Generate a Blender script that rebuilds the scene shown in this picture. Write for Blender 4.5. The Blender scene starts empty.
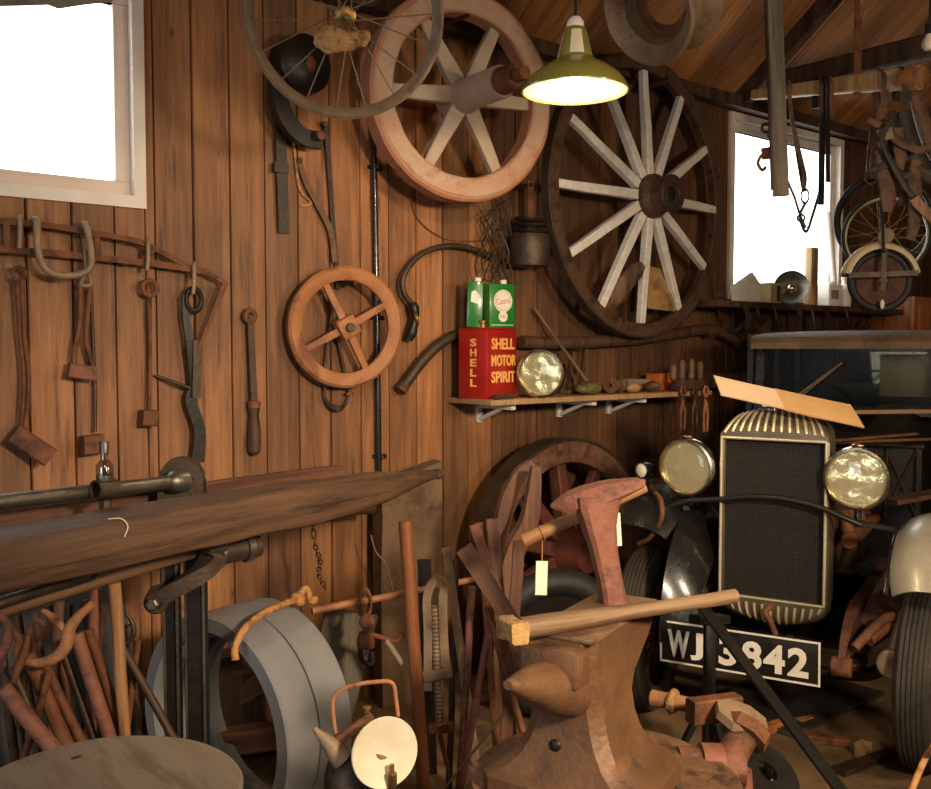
import bpy, bmesh, math, random
from mathutils import Vector, Matrix, noise
random.seed(7)
SC = bpy.context.scene
COL = SC.collection
PI = math.pi
V = Vector
rad = math.radians

# ------------------------------------------------------------------ camera
FPX, CXP, CYP = 950.0, 465.5, 394.5
CAM = V((0, 0, 1.6))
PITCH = math.atan(47.5/950.0)
FH = V((0.6313, 0.7755, 0)).normalized()
RT = V((FH.y, -FH.x, 0))
FW = (FH*math.cos(PITCH) - V((0, 0, 1))*math.sin(PITCH)).normalized()
UP = RT.cross(FW)
cd = bpy.data.cameras.new('camera'); cam = bpy.data.objects.new('camera', cd); COL.objects.link(cam)
cd.sensor_width = 36; cd.lens = FPX/931*36; cd.clip_start = 0.05
rm = Matrix((RT, UP, -FW)).transposed()
cam.matrix_world = Matrix.Translation(CAM) @ rm.to_4x4()
SC.camera = cam

# ------------------------------------------------------------------ light
w = bpy.data.worlds.new('world'); SC.world = w; w.use_nodes = True
bg = w.node_tree.nodes['Background']; bg.inputs[0].default_value = (1.0, 0.99, 0.97, 1); bg.inputs[1].default_value = 5.0
SC.view_settings.view_transform = 'Standard'; SC.view_settings.look = 'None'
SC.view_settings.gamma = 1; SC.view_settings.use_curve_mapping = False
SC.view_settings.exposure = 0.22
def area(name, loc, aim, size, sizey, power, col):
    l = bpy.data.lights.new(name, 'AREA'); l.shape = 'RECTANGLE'; l.size = size; l.size_y = sizey; l.energy = power; l.color = col
    o = bpy.data.objects.new(name, l); COL.objects.link(o); o.location = loc
    o.rotation_euler = (V(aim)-V(loc)).to_track_quat('-Z', 'Y').to_euler(); return o
# open barn doors behind the camera and the warm lamps over the visitors' side
sp = bpy.data.lights.new('key_lamp', 'SPOT'); sp.energy = 470; sp.color = (1.0, 0.80, 0.56); sp.spot_size = rad(68); sp.spot_blend = 0.9; sp.shadow_soft_size = 0.16
so = bpy.data.objects.new('key_lamp', sp); COL.objects.link(so); so.location = (1.35, -0.7, 2.15)
so.rotation_euler = (V((2.4, 3.3, 0.6))-V((1.35, -0.7, 2.15))).to_track_quat('-Z', 'Y').to_euler()
area('ceiling_lamp_light', (0.1, -0.6, 2.9), (2.6, 3.3, 0.9), 0.9, 0.45, 14, (1.0, 0.80, 0.56))
area('lamp_light_right', (3.2, -1.0, 2.2), (4.6, 3.0, 2.0), 0.7, 0.4, 46, (1.0, 0.80, 0.56))
area('door_light', (-2.6, 0.6, 1.5), (1.0, 2.6, 0.5), 1.4, 2.0, 42, (0.80, 0.90, 1.0))

# ------------------------------------------------------------------ pixel to place
def ray(px, py): return (FW + RT*((px-CXP)/FPX) - UP*((py-CYP)/FPX))
def dep(px, py, t):
    d = ray(px, py); return CAM + d*(t/d.dot(FH))
def onY(px, py, Y):
    d = ray(px, py); return CAM + d*(Y/d.y)
def onZ(px, py, Z):
    d = ray(px, py); return CAM + d*((Z-CAM.z)/d.z)
WALL = 3.6
def wl(px, py, off=0.0): return onY(px, py, WALL-off)
def cdir(x, f, z=0.0): return RT*x + FH*f + V((0, 0, z))
def frame(loc, z, up=(0, 0, 1)):
    z = V(z).normalized(); u = V(up)
    if abs(z.dot(u.normalized())) > 0.99: u = V((0, 1, 0))
    x = u.cross(z).normalized(); y = z.cross(x)
    m = Matrix((x, y, z)).transposed().to_4x4(); m.translation = V(loc); return m
OUT = V((0, -1, 0))

# ------------------------------------------------------------------ mesh builder
def smooth(pts, n=6, closed=False):
    pts = [V(p) for p in pts]; N = len(pts); out = []
    rng = N if closed else N-1
    for i in range(rng):
        if closed: a, b, c, d = pts[i-1], pts[i], pts[(i+1) % N], pts[(i+2) % N]
        else: a, b, c, d = pts[max(i-1, 0)], pts[i], pts[i+1], pts[min(i+2, N-1)]
        for k in range(n):
            t = k/n
            out.append(0.5*((2*b)+(c-a)*t+(2*a-5*b+4*c-d)*t*t+(3*b-a-3*c+d)*t**3))
    if not closed: out.append(pts[-1])
    return out
class MB:
    def __init__(s, parent=None, m=None):
        s.bm = bmesh.new(); s.m = m
        s.par = parent
        if parent is not None: s.m = FR[parent.name].inverted()
        elif m is None: s.m = Matrix.Identity(4)
    def v(s, p): return s.bm.verts.new(s.m @ V(p))
    def f(s, vs):
        try: return s.bm.faces.new(vs)
        except ValueError: return None
    def loft(s, rings, closed=False, caps=True, wrap=True):
        R = [[s.v(p) for p in r] for r in rings]; n = len(R[0])
        for i in range(len(R) if closed else len(R)-1):
            a, b = R[i], R[(i+1) % len(R)]
            for k in range(n if wrap else n-1): s.f([a[k], a[(k+1) % n], b[(k+1) % n], b[k]])
        if caps and not closed: s.f(R[0][::-1]); s.f(R[-1])
        return s
    def sweep(s, pts, prof, up=None, scale=None, closed=False, caps=True):
        pts = [V(p) for p in pts]; N = len(pts); rings = []; nrm = None
        for i, p in enumerate(pts):
            if closed: t = pts[(i+1) % N]-pts[i-1]
            else: t = pts[min(i+1, N-1)]-pts[max(i-1, 0)]
            t.normalize()
            if up is not None: u = V(up)
            else:
                u = nrm if nrm is not None else (V((0, 0, 1)) if abs(t.z) < 0.9 else V((0, 1, 0)))
            a = u - t*u.dot(t)
            if a.length < 1e-6: a = t.orthogonal()
            a.normalize(); b = t.cross(a); nrm = a
            k = scale[i] if scale else 1
            rings.append([p + b*(q[0]*k) + a*(q[1]*k) for q in prof])
        return s.loft(rings, closed, caps)
    def tube(s, pts, r, seg=8, closed=False, up=None):
        rs = r if isinstance(r, (list, tuple)) else None
        if (max(rs) if rs else r) > 0.0055: seg = max(seg, 12)
        prof = [(math.cos(2*PI*k/seg), math.sin(2*PI*k/seg)) for k in range(seg)]
        return s.sweep(pts, prof, up, rs or [r]*len(pts), closed)
    def strap(s, pts, w, t, up):
        return s.sweep(pts, [(-w/2, -t/2), (w/2, -t/2), (w/2, t/2), (-w/2, t/2)], up)
    def bar(s, p0, p1, w, h, up=(0, 0, 1), w1=None, h1=None, n=1):
        p0, p1 = V(p0), V(p1); w1 = w if w1 is None else w1; h1 = h if h1 is None else h1
        t = (p1-p0).normalized(); u = V(up); a = u-t*u.dot(t)
        if a.length < 1e-5: a = t.orthogonal()
        a.normalize(); b = t.cross(a); rings = []
        for i in range(n+1):
            q = i/n; c = p0.lerp(p1, q); W = (w+(w1-w)*q)/2; H = (h+(h1-h)*q)/2; ch = min(W, H)*0.22
            rings.append([c+b*x+a*y for x, y in ((-W+ch, -H), (W-ch, -H), (W, -H+ch), (W, H-ch), (W-ch, H), (-W+ch, H), (-W, H-ch), (-W, -H+ch))])
        return s.loft(rings)
    def box(s, c, sz, fr=None, bev=0.0):
        fr = fr or Matrix.Identity(4); c = V(c); x, y, z = sz[0]/2, sz[1]/2, sz[2]/2
        vs = [s.v(fr @ (c+V((i*x, j*y, k*z)))) for k in (-1, 1) for i, j in ((-1, -1), (1, -1), (1, 1), (-1, 1))]
        fs = [s.f([vs[i] for i in q]) for q in ((3, 2, 1, 0), (4, 5, 6, 7), (0, 1, 5, 4), (1, 2, 6, 5), (2, 3, 7, 6), (3, 0, 4, 7))]
        if bev > 0:
            es = list({e for f in fs for e in f.edges})
            bmesh.ops.bevel(s.bm, geom=es, offset=bev, segments=2, affect='EDGES', profile=0.5)
        return s
    def lathe(s, prof, fr=None, seg=24, closed=False, a0=0, a1=2*PI):
        fr = fr or Matrix.Identity(4); full = abs(a1-a0-2*PI) < 1e-6; n = seg if full else seg+1
        rings = []
        for k in range(n):
            a = a0+(a1-a0)*k/seg; c, q = math.cos(a), math.sin(a)
            rings.append([fr @ V((r*c, r*q, z)) for r, z in prof])
        R = []
        for r in rings: R.append([s.v(p) for p in r])
        m = len(prof); tot = len(R)
        for i in range(tot if full else tot-1):
            A, B = R[i], R[(i+1) % tot]
            for k in range(m if closed else m-1): s.f([A[k], A[(k+1) % m], B[(k+1) % m], B[k]][::-1])
        if not full: 
            if closed: s.f(R[0]); s.f(R[-1][::-1])
        elif not closed:
            for e, rev in ((0, 0), (m-1, 1)):
                if prof[e][0] > 1e-5:
                    ring = [R[i][e] for i in range(tot)]; s.f(ring[::-1] if rev == 0 else ring)
        return s
    def cyl(s, p0, p1, r0, r1=None, seg=14):
        p0, p1 = V(p0), V(p1); r1 = r0 if r1 is None else r1; L = (p1-p0).length; b = min(r0, r1)*0.12
        return s.lathe([(r0-b, 0), (r0, b), (r1, L-b), (r1-b, L)], frame(p0, p1-p0), seg)
    def ring(s, ri, ro, z0, z1, fr=None, seg=48, ch=0.004):
        return s.lathe([(ri, z0+ch), (ri+ch, z0), (ro-ch, z0), (ro, z0+ch), (ro, z1-ch), (ro-ch, z1), (ri+ch, z1), (ri, z1-ch)], fr, seg, True)
    def torus(s, R, r, fr=None, seg=48, n=10, z=0.0):
        return s.lathe([(R+r*math.cos(2*PI*k/n), z+r*math.sin(2*PI*k/n)) for k in range(n)], fr, seg, True)
    def prism(s, poly, z0, z1, fr=None):
        fr = fr or Matrix.Identity(4)
        return s.loft([[fr @ V((x, y, z0)) for x, y in poly], [fr @ V((x, y, z1)) for x, y in poly]])
    def ball(s, c, r, seg=14, sq=(1, 1, 1)):
        n = seg//2
        fr = Matrix.Translation(V(c)) @ Matrix.Diagonal((sq[0], sq[1], sq[2], 1))
        return s.lathe([(max(r*math.sin(PI*k/n), 0.0004), -r*math.cos(PI*k/n)) for k in range(n+1)], fr, seg)
    def sh(s, dx):
        for v in s.bm.verts: v.co.x += dx
        return s
    def sub(s, cuts=1):
        bmesh.ops.subdivide_edges(s.bm, edges=list(s.bm.edges), cuts=cuts, use_grid_fill=True); return s
    def rough(s, amt, scale=8, seed=0):
        o = V((seed*3.7, seed*1.3, seed*2.1))
        for v in s.bm.verts: v.co += noise.noise_vector(v.co*scale+o)*amt
        return s
    def mesh(s, name, mat, flat=False):
        bm = s.bm; bmesh.ops.remove_doubles(bm, verts=bm.verts, dist=1e-6)
        bmesh.ops.recalc_face_normals(bm, faces=bm.faces)
        for fc in bm.faces: fc.smooth = not flat
        for e in bm.edges:
            if len(e.link_faces) == 2 and e.calc_face_angle(0) > 0.6: e.smooth = False
        me = bpy.data.meshes.new(name); bm.to_mesh(me); bm.free(); me.materials.append(mat); return me
    def build(s, name, mat, parent=None, label=None):
        par = parent if parent is not None else s.par
        o = bpy.data.objects.new(name, s.mesh(name, mat)); COL.objects.link(o)
        if par is not None: o.parent = par
        if label: o['label'] = label
        return o
FR = {}
def thing(name, label, cat, fr, group=None):
    if not isinstance(fr, Matrix): fr = Matrix.Translation(V(fr))
    o = bpy.data.objects.new(name, None); COL.objects.link(o); o.matrix_world = fr; o.empty_display_size = 0.05
    o['label'] = label; o['category'] = cat
    if group: o['group'] = group
    FR[o.name] = fr.copy(); return o
def tag(o, label, cat, group=None, kind=None):
    if label: o['label'] = label
    if cat: o['category'] = cat
    if group: o['group'] = group
    if kind: o['kind'] = kind
    return o
def solo(name, label, cat, mb, mat, group=None, fr=None):
    """one-mesh thing: origin at its base, or at fr (mesh then built in fr's own axes)"""
    bm = mb.bm
    if fr is None:
        bm.verts.ensure_lookup_table(); xs = [v.co for v in bm.verts]
        c = V(((min(p.x for p in xs)+max(p.x for p in xs))/2, (min(p.y for p in xs)+max(p.y for p in xs))/2, min(p.z for p in xs)))
        for v in bm.verts: v.co -= c
        fr = Matrix.Translation(c)
    o = bpy.data.objects.new(name, mb.mesh(name, mat)); COL.objects.link(o); o.matrix_world = fr
    FR[o.name] = fr.copy(); return tag(o, label, cat, group)
def rod(name, label, cat, p0, p1, r0, mat, r1=None, group=None, rough=0.0, seg=10, n=6, square=None, up=(0, 0, 1)):
    """a stick, its own z axis along it so that the grain follows"""
    p0, p1 = V(p0), V(p1); r1 = r0 if r1 is None else r1; L = (p1-p0).length; m = MB()
    if square: m.bar((0, 0, 0), (0, 0, L), square[0], square[1], (0, 1, 0), n=n)
    else:
        m.tube([(0, 0, L*i/n) for i in range(n+1)], [r0+(r1-r0)*i/n for i in range(n+1)], seg)
    if rough: m.rough(rough, 7, random.random()*9)
    return solo(name, label, cat, m, mat, group, frame(p0, p1-p0, up))
def struct(name, mb, mat, parent=None):
    o = mb.build(name, mat, parent)
    if parent is None: o['kind'] = 'structure'
    return o
def text_mb(mb, txt, fr, width, height, depth=0.0015, bold=0.0, squeeze=None):
    """writing as real raised letters: centred on fr, fitted to width x height"""
    cu = bpy.data.curves.new('txt', 'FONT'); cu.body = txt; cu.size = 1; cu.extrude = 0.01; cu.offset = bold; cu.resolution_u = 3
    o = bpy.data.objects.new('txt', cu); COL.objects.link(o)
    bpy.context.view_layer.update()
    me = bpy.data.meshes.new_from_object(o.evaluated_get(bpy.context.evaluated_depsgraph_get()))
    bpy.data.objects.remove(o); bpy.data.curves.remove(cu)
    xs = [v.co.x for v in me.vertices]; ys = [v.co.y for v in me.vertices]
    x0, x1, y0, y1 = min(xs), max(xs), min(ys), max(ys); sx = width/(x1-x0); sy = height/(y1-y0)
    vs = [mb.v(fr @ V(((v.co.x-(x0+x1)/2)*sx, (v.co.y-(y0+y1)/2)*sy, (v.co.z/0.01+1)*depth/2))) for v in me.vertices]
    for p in me.polygons: mb.f([vs[i] for i in p.vertices])
    bpy.data.meshes.remove(me); return mb

# ------------------------------------------------------------------ materials
def lin(c):
    return tuple(((x/255)/12.92 if x/255 <= 0.04045 else ((x/255+0.055)/1.055)**2.4) for x in c)+(1,)
MATS = {}
def mat(name, c1, c2, c3=None, sc=9, stretch=(1, 1, 1), rough=0.6, metal=0.0, bump=0.3, detail=6, fine=70, coat=0.0, patch=0.5, spec=0.5):
    """two-colour weathered surface: broad noise between c1 and c2, patches of c3, fine grain in the bump"""
    m = bpy.data.materials.new(name); m.use_nodes = True; nt = m.node_tree; N = nt.nodes; L = nt.links
    b = N['Principled BSDF']; tc = N.new('ShaderNodeTexCoord'); mp = N.new('ShaderNodeMapping'); mp.inputs['Scale'].default_value = stretch
    oi = N.new('ShaderNodeObjectInfo'); ad = N.new('ShaderNodeVectorMath'); ad.operation = 'ADD'
    ml = N.new('ShaderNodeMath'); ml.operation = 'MULTIPLY'; ml.inputs[1].default_value = 37.0
    L.new(oi.outputs['Random'], ml.inputs[0]); L.new(tc.outputs['Object'], ad.inputs[0]); L.new(ml.outputs[0], ad.inputs[1]); L.new(ad.outputs[0], mp.inputs[0])
    n1 = N.new('ShaderNodeTexNoise'); n1.inputs['Scale'].default_value = sc; n1.inputs['Detail'].default_value = detail; n1.inputs['Roughness'].default_value = 0.62
    L.new(mp.outputs[0], n1.inputs[0])
    r1 = N.new('ShaderNodeValToRGB'); r1.color_ramp.elements[0].position = 0.33; r1.color_ramp.elements[1].position = 0.67
    r1.color_ramp.elements[0].color = lin(c1); r1.color_ramp.elements[1].color = lin(c2); L.new(n1.outputs[0], r1.inputs[0])
    colr = r1.outputs[0]
    if c3:
        n3 = N.new('ShaderNodeTexNoise'); n3.inputs['Scale'].default_value = sc*0.6; n3.inputs['Detail'].default_value = 8; n3.inputs['Roughness'].default_value = 0.7
        a3 = N.new('ShaderNodeVectorMath'); a3.operation = 'ADD'; a3.inputs[1].default_value = (5.2, 1.7, 8.3); L.new(mp.outputs[0], a3.inputs[0]); L.new(a3.outputs[0], n3.inputs[0])
        r3 = N.new('ShaderNodeValToRGB'); r3.color_ramp.elements[0].position = 1-patch; r3.color_ramp.elements[1].position = min(1-patch+0.12, 1.0); L.new(n3.outputs[0], r3.inputs[0])
        mx = N.new('ShaderNodeMixRGB'); L.new(r3.outputs[0], mx.inputs[0]); L.new(colr, mx.inputs[1]); mx.inputs[2].default_value = lin(c3); colr = mx.outputs[0]
    L.new(colr, b.inputs['Base Color'])
    n2 = N.new('ShaderNodeTexNoise'); n2.inputs['Scale'].default_value = fine; n2.inputs['Detail'].default_value = 4; L.new(mp.outputs[0], n2.inputs[0])
    hs = N.new('ShaderNodeMath'); hs.operation = 'ADD'; L.new(n1.outputs[0], hs.inputs[0]); L.new(n2.outputs[0], hs.inputs[1])
    bp = N.new('ShaderNodeBump'); bp.inputs['Strength'].default_value = bump; bp.inputs['Distance'].default_value = 0.006; L.new(hs.outputs[0], bp.inputs['Height']); L.new(bp.outputs[0], b.inputs['Normal'])
    rr = N.new('ShaderNodeMapRange'); rr.inputs['To Min'].default_value = max(rough-0.12, 0.03); rr.inputs['To Max'].default_value = min(rough+0.15, 1); L.new(n2.outputs[0], rr.inputs[0]); L.new(rr.outputs[0], b.inputs['Roughness'])
    b.inputs['Metallic'].default_value = metal; b.inputs['Coat Weight'].default_value = coat; b.inputs['Coat Roughness'].default_value = 0.12
    b.inputs['Specular IOR Level'].default_value = spec
    MATS[name] = m; return m
def planks(name, c1, c2, c3, width, axis, grain_axis, old=None):
    """boards: each board its own tone, long grain, knots and stains; width in metres along axis"""
    m = mat(name, c1, c2, c3, sc=1.5, stretch=tuple(1.5 if i == grain_axis else 26 for i in range(3)), rough=0.6, bump=0.3, fine=7, patch=0.44, detail=8)
    nt = m.node_tree; N = nt.nodes; L = nt.links; b = N['Principled BSDF']
    tc = N.new('ShaderNodeTexCoord'); sp = N.new('ShaderNodeSeparateXYZ'); L.new(tc.outputs['Object'], sp.inputs[0])
    dv = N.new('ShaderNodeMath'); dv.operation = 'DIVIDE'; dv.inputs[1].default_value = width; L.new(sp.outputs[axis], dv.inputs[0])
    fl = N.new('ShaderNodeMath'); fl.operation = 'FLOOR'; L.new(dv.outputs[0], fl.inputs[0])
    wn = N.new('ShaderNodeTexWhiteNoise'); wn.noise_dimensions = '1D'; L.new(fl.outputs[0], wn.inputs['W'])
    mr = N.new('ShaderNodeMapRange'); mr.inputs['To Min'].default_value = 0.62; mr.inputs['To Max'].default_value = 1.18; L.new(wn.outputs['Value'], mr.inputs[0])
    # broad stains and darker soot blotches
    n = N.new('ShaderNodeTexNoise'); n.inputs['Scale'].default_value = 1.7; n.inputs['Detail'].default_value = 5
    sv = N.new('ShaderNodeMapping'); sv.inputs['Scale'].default_value = tuple(0.6 if i == grain_axis else 1.6 for i in range(3)); L.new(tc.outputs['Object'], sv.inputs[0]); L.new(sv.outputs[0], n.inputs[0])
    m2 = N.new('ShaderNodeMapRange'); m2.inputs['From Min'].default_value = 0.35; m2.inputs['From Max'].default_value = 0.65; m2.inputs['To Min'].default_value = 0.5; m2.inputs['To Max'].default_value = 1.12; L.new(n.outputs[0], m2.inputs[0])
    vo = N.new('ShaderNodeTexVoronoi'); vo.inputs['Scale'].default_value = 4.0
    kv = N.new('ShaderNodeMapping'); kv.inputs['Scale'].default_value = tuple(0.8 if i == grain_axis else 1.7 for i in range(3)); L.new(tc.outputs['Object'], kv.inputs[0]); L.new(kv.outputs[0], vo.inputs[0])
    kr = N.new('ShaderNodeMapRange'); kr.inputs['From Min'].default_value = 0.02; kr.inputs['From Max'].default_value = 0.075; kr.inputs['To Min'].default_value = 0.35; kr.inputs['To Max'].default_value = 1; L.new(vo.outputs['Distance'], kr.inputs[0])
    p = N.new('ShaderNodeMath'); p.operation = 'MULTIPLY'; L.new(mr.outputs[0], p.inputs[0]); L.new(m2.outputs[0], p.inputs[1])
    q = N.new('ShaderNodeMath'); q.operation = 'MULTIPLY'; L.new(p.outputs[0], q.inputs[0]); L.new(kr.outputs[0], q.inputs[1])
    if old:      # darkens the wall board by board across the given range
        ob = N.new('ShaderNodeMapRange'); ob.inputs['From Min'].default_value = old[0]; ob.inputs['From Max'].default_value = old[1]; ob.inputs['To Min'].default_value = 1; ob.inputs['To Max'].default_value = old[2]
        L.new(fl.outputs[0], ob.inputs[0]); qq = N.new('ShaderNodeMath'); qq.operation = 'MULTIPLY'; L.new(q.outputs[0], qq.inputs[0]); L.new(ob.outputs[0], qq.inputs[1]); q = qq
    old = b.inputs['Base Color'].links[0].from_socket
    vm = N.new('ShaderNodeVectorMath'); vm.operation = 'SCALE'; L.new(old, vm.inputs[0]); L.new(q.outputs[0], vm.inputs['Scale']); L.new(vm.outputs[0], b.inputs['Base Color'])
    return m
WD = lambda n, a, b, c=None, **k: mat(n, a, b, c, sc=k.pop('sc', 2.2), stretch=k.pop('stretch', (11, 11, 0.8)), fine=k.pop('fine', 9), **k)
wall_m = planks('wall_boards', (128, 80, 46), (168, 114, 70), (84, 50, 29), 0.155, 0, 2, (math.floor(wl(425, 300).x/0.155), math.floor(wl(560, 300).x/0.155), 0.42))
wall2_m = planks('side_boards', (118, 72, 38), (150, 94, 52), (84, 48, 25), 0.155, 1, 2)
roof_m = planks('roof_boards', (164, 106, 58), (196, 134, 80), (118, 72, 40), 0.14, 0, 1)
dark_gap = mat('dark_gap', (24, 14, 8), (36, 22, 12))
floor_m = mat('earth_floor', (96, 74, 48), (130, 102, 68), (70, 54, 38), sc=3, rough=0.85, bump=0.5, fine=40)
wpaint = mat('white_paint', (236, 226, 214), (222, 206, 192), (196, 168, 148), sc=4, rough=0.5, bump=0.12, patch=0.36)
ppaint = mat('pink_white_paint', (222, 200, 184), (232, 212, 198), (186, 150, 128), sc=4, rough=0.55, bump=0.15, patch=0.34)
beam_m = WD('dark_beam', (58, 38, 24), (84, 56, 34), (40, 26, 16), rough=0.8)
oldwood = WD('old_brown_wood', (92, 64, 42), (122, 88, 58), (62, 42, 28), rough=0.62)
greywood = WD('grey_weathered_wood', (98, 88, 76), (118, 106, 92), (80, 70, 58), rough=0.75)
palewood = WD('pale_wood', (150, 114, 76), (176, 140, 98), (108, 76, 48), rough=0.6, patch=0.38)
polewood = WD('tie_pole_wood', (176, 142, 98), (204, 170, 122), (140, 106, 70), rough=0.65)
handwood = WD('handle_wood', (142, 98, 60), (170, 122, 78), (104, 68, 40), rough=0.5)
redwood = WD('red_brown_wood', (92, 60, 42), (118, 80, 56), (76, 44, 34), rough=0.65)
darkwood = WD('dark_wood', (66, 44, 28), (92, 62, 40), (44, 28, 18), rough=0.6)
whitewood = WD('white_painted_wood', (228, 222, 214), (208, 196, 184), (150, 122, 98), rough=0.7, patch=0.40, bump=0.4)
rust = mat('rusty_iron', (96, 56, 34), (128, 78, 46), (70, 42, 28), sc=14, rough=0.72, metal=0.15, bump=0.5)
rustred = mat('red_rust', (120, 72, 54), (140, 88, 68), (88, 54, 42), sc=16, rough=0.7, metal=0.1, bump=0.5)
brightrust = mat('bright_rust', (150, 98, 60), (172, 116, 74), (118, 72, 44), sc=18, rough=0.7, bump=0.5)
wheelbrown = mat('wheel_brown', (150, 94, 56), (170, 112, 68), (118, 72, 44), sc=9, rough=0.6, bump=0.3)
iron = mat('dark_iron', (62, 50, 40), (86, 70, 56), (92, 58, 36), sc=12, rough=0.5, metal=0.55, bump=0.35, patch=0.42)
black = mat('black_iron', (26, 23, 21), (40, 35, 31), (56, 44, 34), sc=10, rough=0.42, metal=0.3, bump=0.2, patch=0.4)
steel = mat('worn_steel', (96, 90, 82), (128, 120, 108), (74, 58, 44), sc=12, rough=0.38, metal=0.8, bump=0.25, patch=0.4)
bluegrey = mat('blue_grey_paint', (120, 119, 120), (138, 135, 134), (128, 112, 96), sc=5, rough=0.55, bump=0.15, patch=0.42)
leather = mat('black_leather', (44, 32, 24), (62, 46, 34), (30, 22, 18), sc=14, rough=0.55, bump=0.4)
brleather = mat('brown_leather', (92, 62, 38), (118, 82, 50), (64, 42, 26), sc=14, rough=0.6, bump=0.4)
rubber = mat('old_rubber', (52, 46, 38), (70, 62, 50), (86, 74, 58), sc=8, rough=0.75, bump=0.3, patch=0.4)
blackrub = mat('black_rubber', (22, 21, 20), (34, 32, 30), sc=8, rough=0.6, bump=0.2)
carblack = mat('black_car_paint', (18, 17, 16), (28, 26, 24), (44, 38, 32), sc=5, rough=0.28, bump=0.04, coat=0.5, patch=0.36)
carsheen = mat('sheen_on_black_paint', (168, 158, 136), (190, 182, 160), (118, 108, 90), sc=6, rough=0.35, metal=0.3, bump=0.06, coat=0.2, patch=0.38)  # pale tone paints in the light reflected by the right wing's black paint
chrome = mat('tarnished_chrome', (206, 194, 168), (186, 170, 140), (140, 120, 92), sc=9, rough=0.2, metal=1.0, bump=0.05, patch=0.33)
brass = mat('old_brass', (150, 112, 62), (176, 136, 80), (104, 76, 44), sc=12, rough=0.4, metal=0.8, bump=0.2)
reflector = mat('lamp_reflector', (244, 236, 204), (236, 226, 188), sc=17, rough=0.18, metal=0.95, bump=0.8, detail=0, fine=18)
anvil_m = mat('anvil_iron', (94, 64, 40), (120, 84, 54), (72, 54, 40), sc=7, rough=0.55, metal=0.25, bump=0.35, patch=0.44)
anvil_face = mat('anvil_face_iron', (122, 94, 66), (144, 112, 80), (96, 74, 54), sc=9, rough=0.42, metal=0.4, bump=0.3)
canred = mat('petrol_red', (146, 22, 16), (162, 30, 20), (104, 22, 16), sc=10, rough=0.4, bump=0.1, coat=0.2, patch=0.34)
cangreen = mat('oil_can_green', (34, 106, 38), (42, 124, 48), (30, 80, 32), sc=9, rough=0.3, bump=0.06, coat=0.4, patch=0.3)
letter = mat('signal_yellow', (232, 170, 84), (240, 184, 100), sc=14, rough=0.5, bump=0.05)
signred = mat('sign_red', (196, 40, 34), (206, 52, 44), rough=0.5, bump=0.0)
white = mat('chipped_white', (232, 226, 212), (220, 210, 192), (170, 150, 120), sc=16, rough=0.5, bump=0.15, patch=0.34)
enamel = mat('white_enamel', (226, 214, 186), (214, 200, 170), (150, 122, 88), sc=12, rough=0.4, bump=0.08, patch=0.36)
cream = mat('cream_paint', (226, 206, 164), (212, 190, 146), (160, 128, 84), sc=10, rough=0.5, bump=0.15, patch=0.35)
shade_g = mat('olive_enamel', (116, 112, 48), (132, 126, 58), (96, 92, 40), sc=8, rough=0.28, bump=0.04, coat=0.5, patch=0.3)
shade_w = mat('shade_inside_white', (250, 244, 224), (246, 238, 214), rough=0.5, bump=0.0)
card = mat('cardboard', (196, 150, 96), (210, 166, 112), (168, 122, 74), sc=6, rough=0.8, bump=0.2, patch=0.34)
palecard = mat('pale_card', (222, 186, 150), (230, 198, 164), sc=5, rough=0.75, bump=0.1)
canvas = mat('tan_canvas', (150, 112, 66), (170, 130, 80), (116, 84, 48), sc=12, rough=0.85, bump=0.4)
paper = mat('paper_tag', (238, 230, 206), (228, 216, 186), sc=10, rough=0.8, bump=0.05)
rope_m = mat('old_rope', (176, 122, 66), (196, 142, 84), (140, 92, 48), sc=40, rough=0.85, bump=0.6)
paleiron = mat('pale_red_painted_iron', (170, 148, 126), (186, 166, 146), (164, 98, 70), sc=7, rough=0.65, bump=0.4, patch=0.42)
mottled = mat('mottled_red_lead', (182, 158, 136), (186, 136, 106), (172, 100, 70), sc=11, rough=0.65, bump=0.5, patch=0.46)
orangeiron = mat('orange_lead_paint', (172, 112, 82), (184, 128, 98), (168, 144, 122), sc=8, rough=0.6, bump=0.35, patch=0.42)
copper = mat('copper_brown', (132, 78, 46), (152, 94, 58), (104, 60, 36), sc=6, rough=0.4, metal=0.35, bump=0.15, stretch=(3, 3, 0.7))
mud = mat('dry_mud', (150, 112, 66), (176, 136, 86), (110, 78, 44), sc=22, rough=0.95, bump=1.0)
woodblock = mat('worn_block_top', (128, 114, 98), (144, 130, 114), (116, 98, 80), sc=3, stretch=(7, 1, 1), rough=0.7, bump=0.2)
rimrust = mat('rim_rust', (94, 76, 58), (120, 98, 76), (84, 54, 36), sc=14, rough=0.6, metal=0.2, bump=0.4, patch=0.44)
greyrust = mat('grey_rust', (128, 106, 84), (156, 130, 102), (110, 72, 46), sc=14, rough=0.6, metal=0.2, bump=0.4, patch=0.44)
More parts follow.
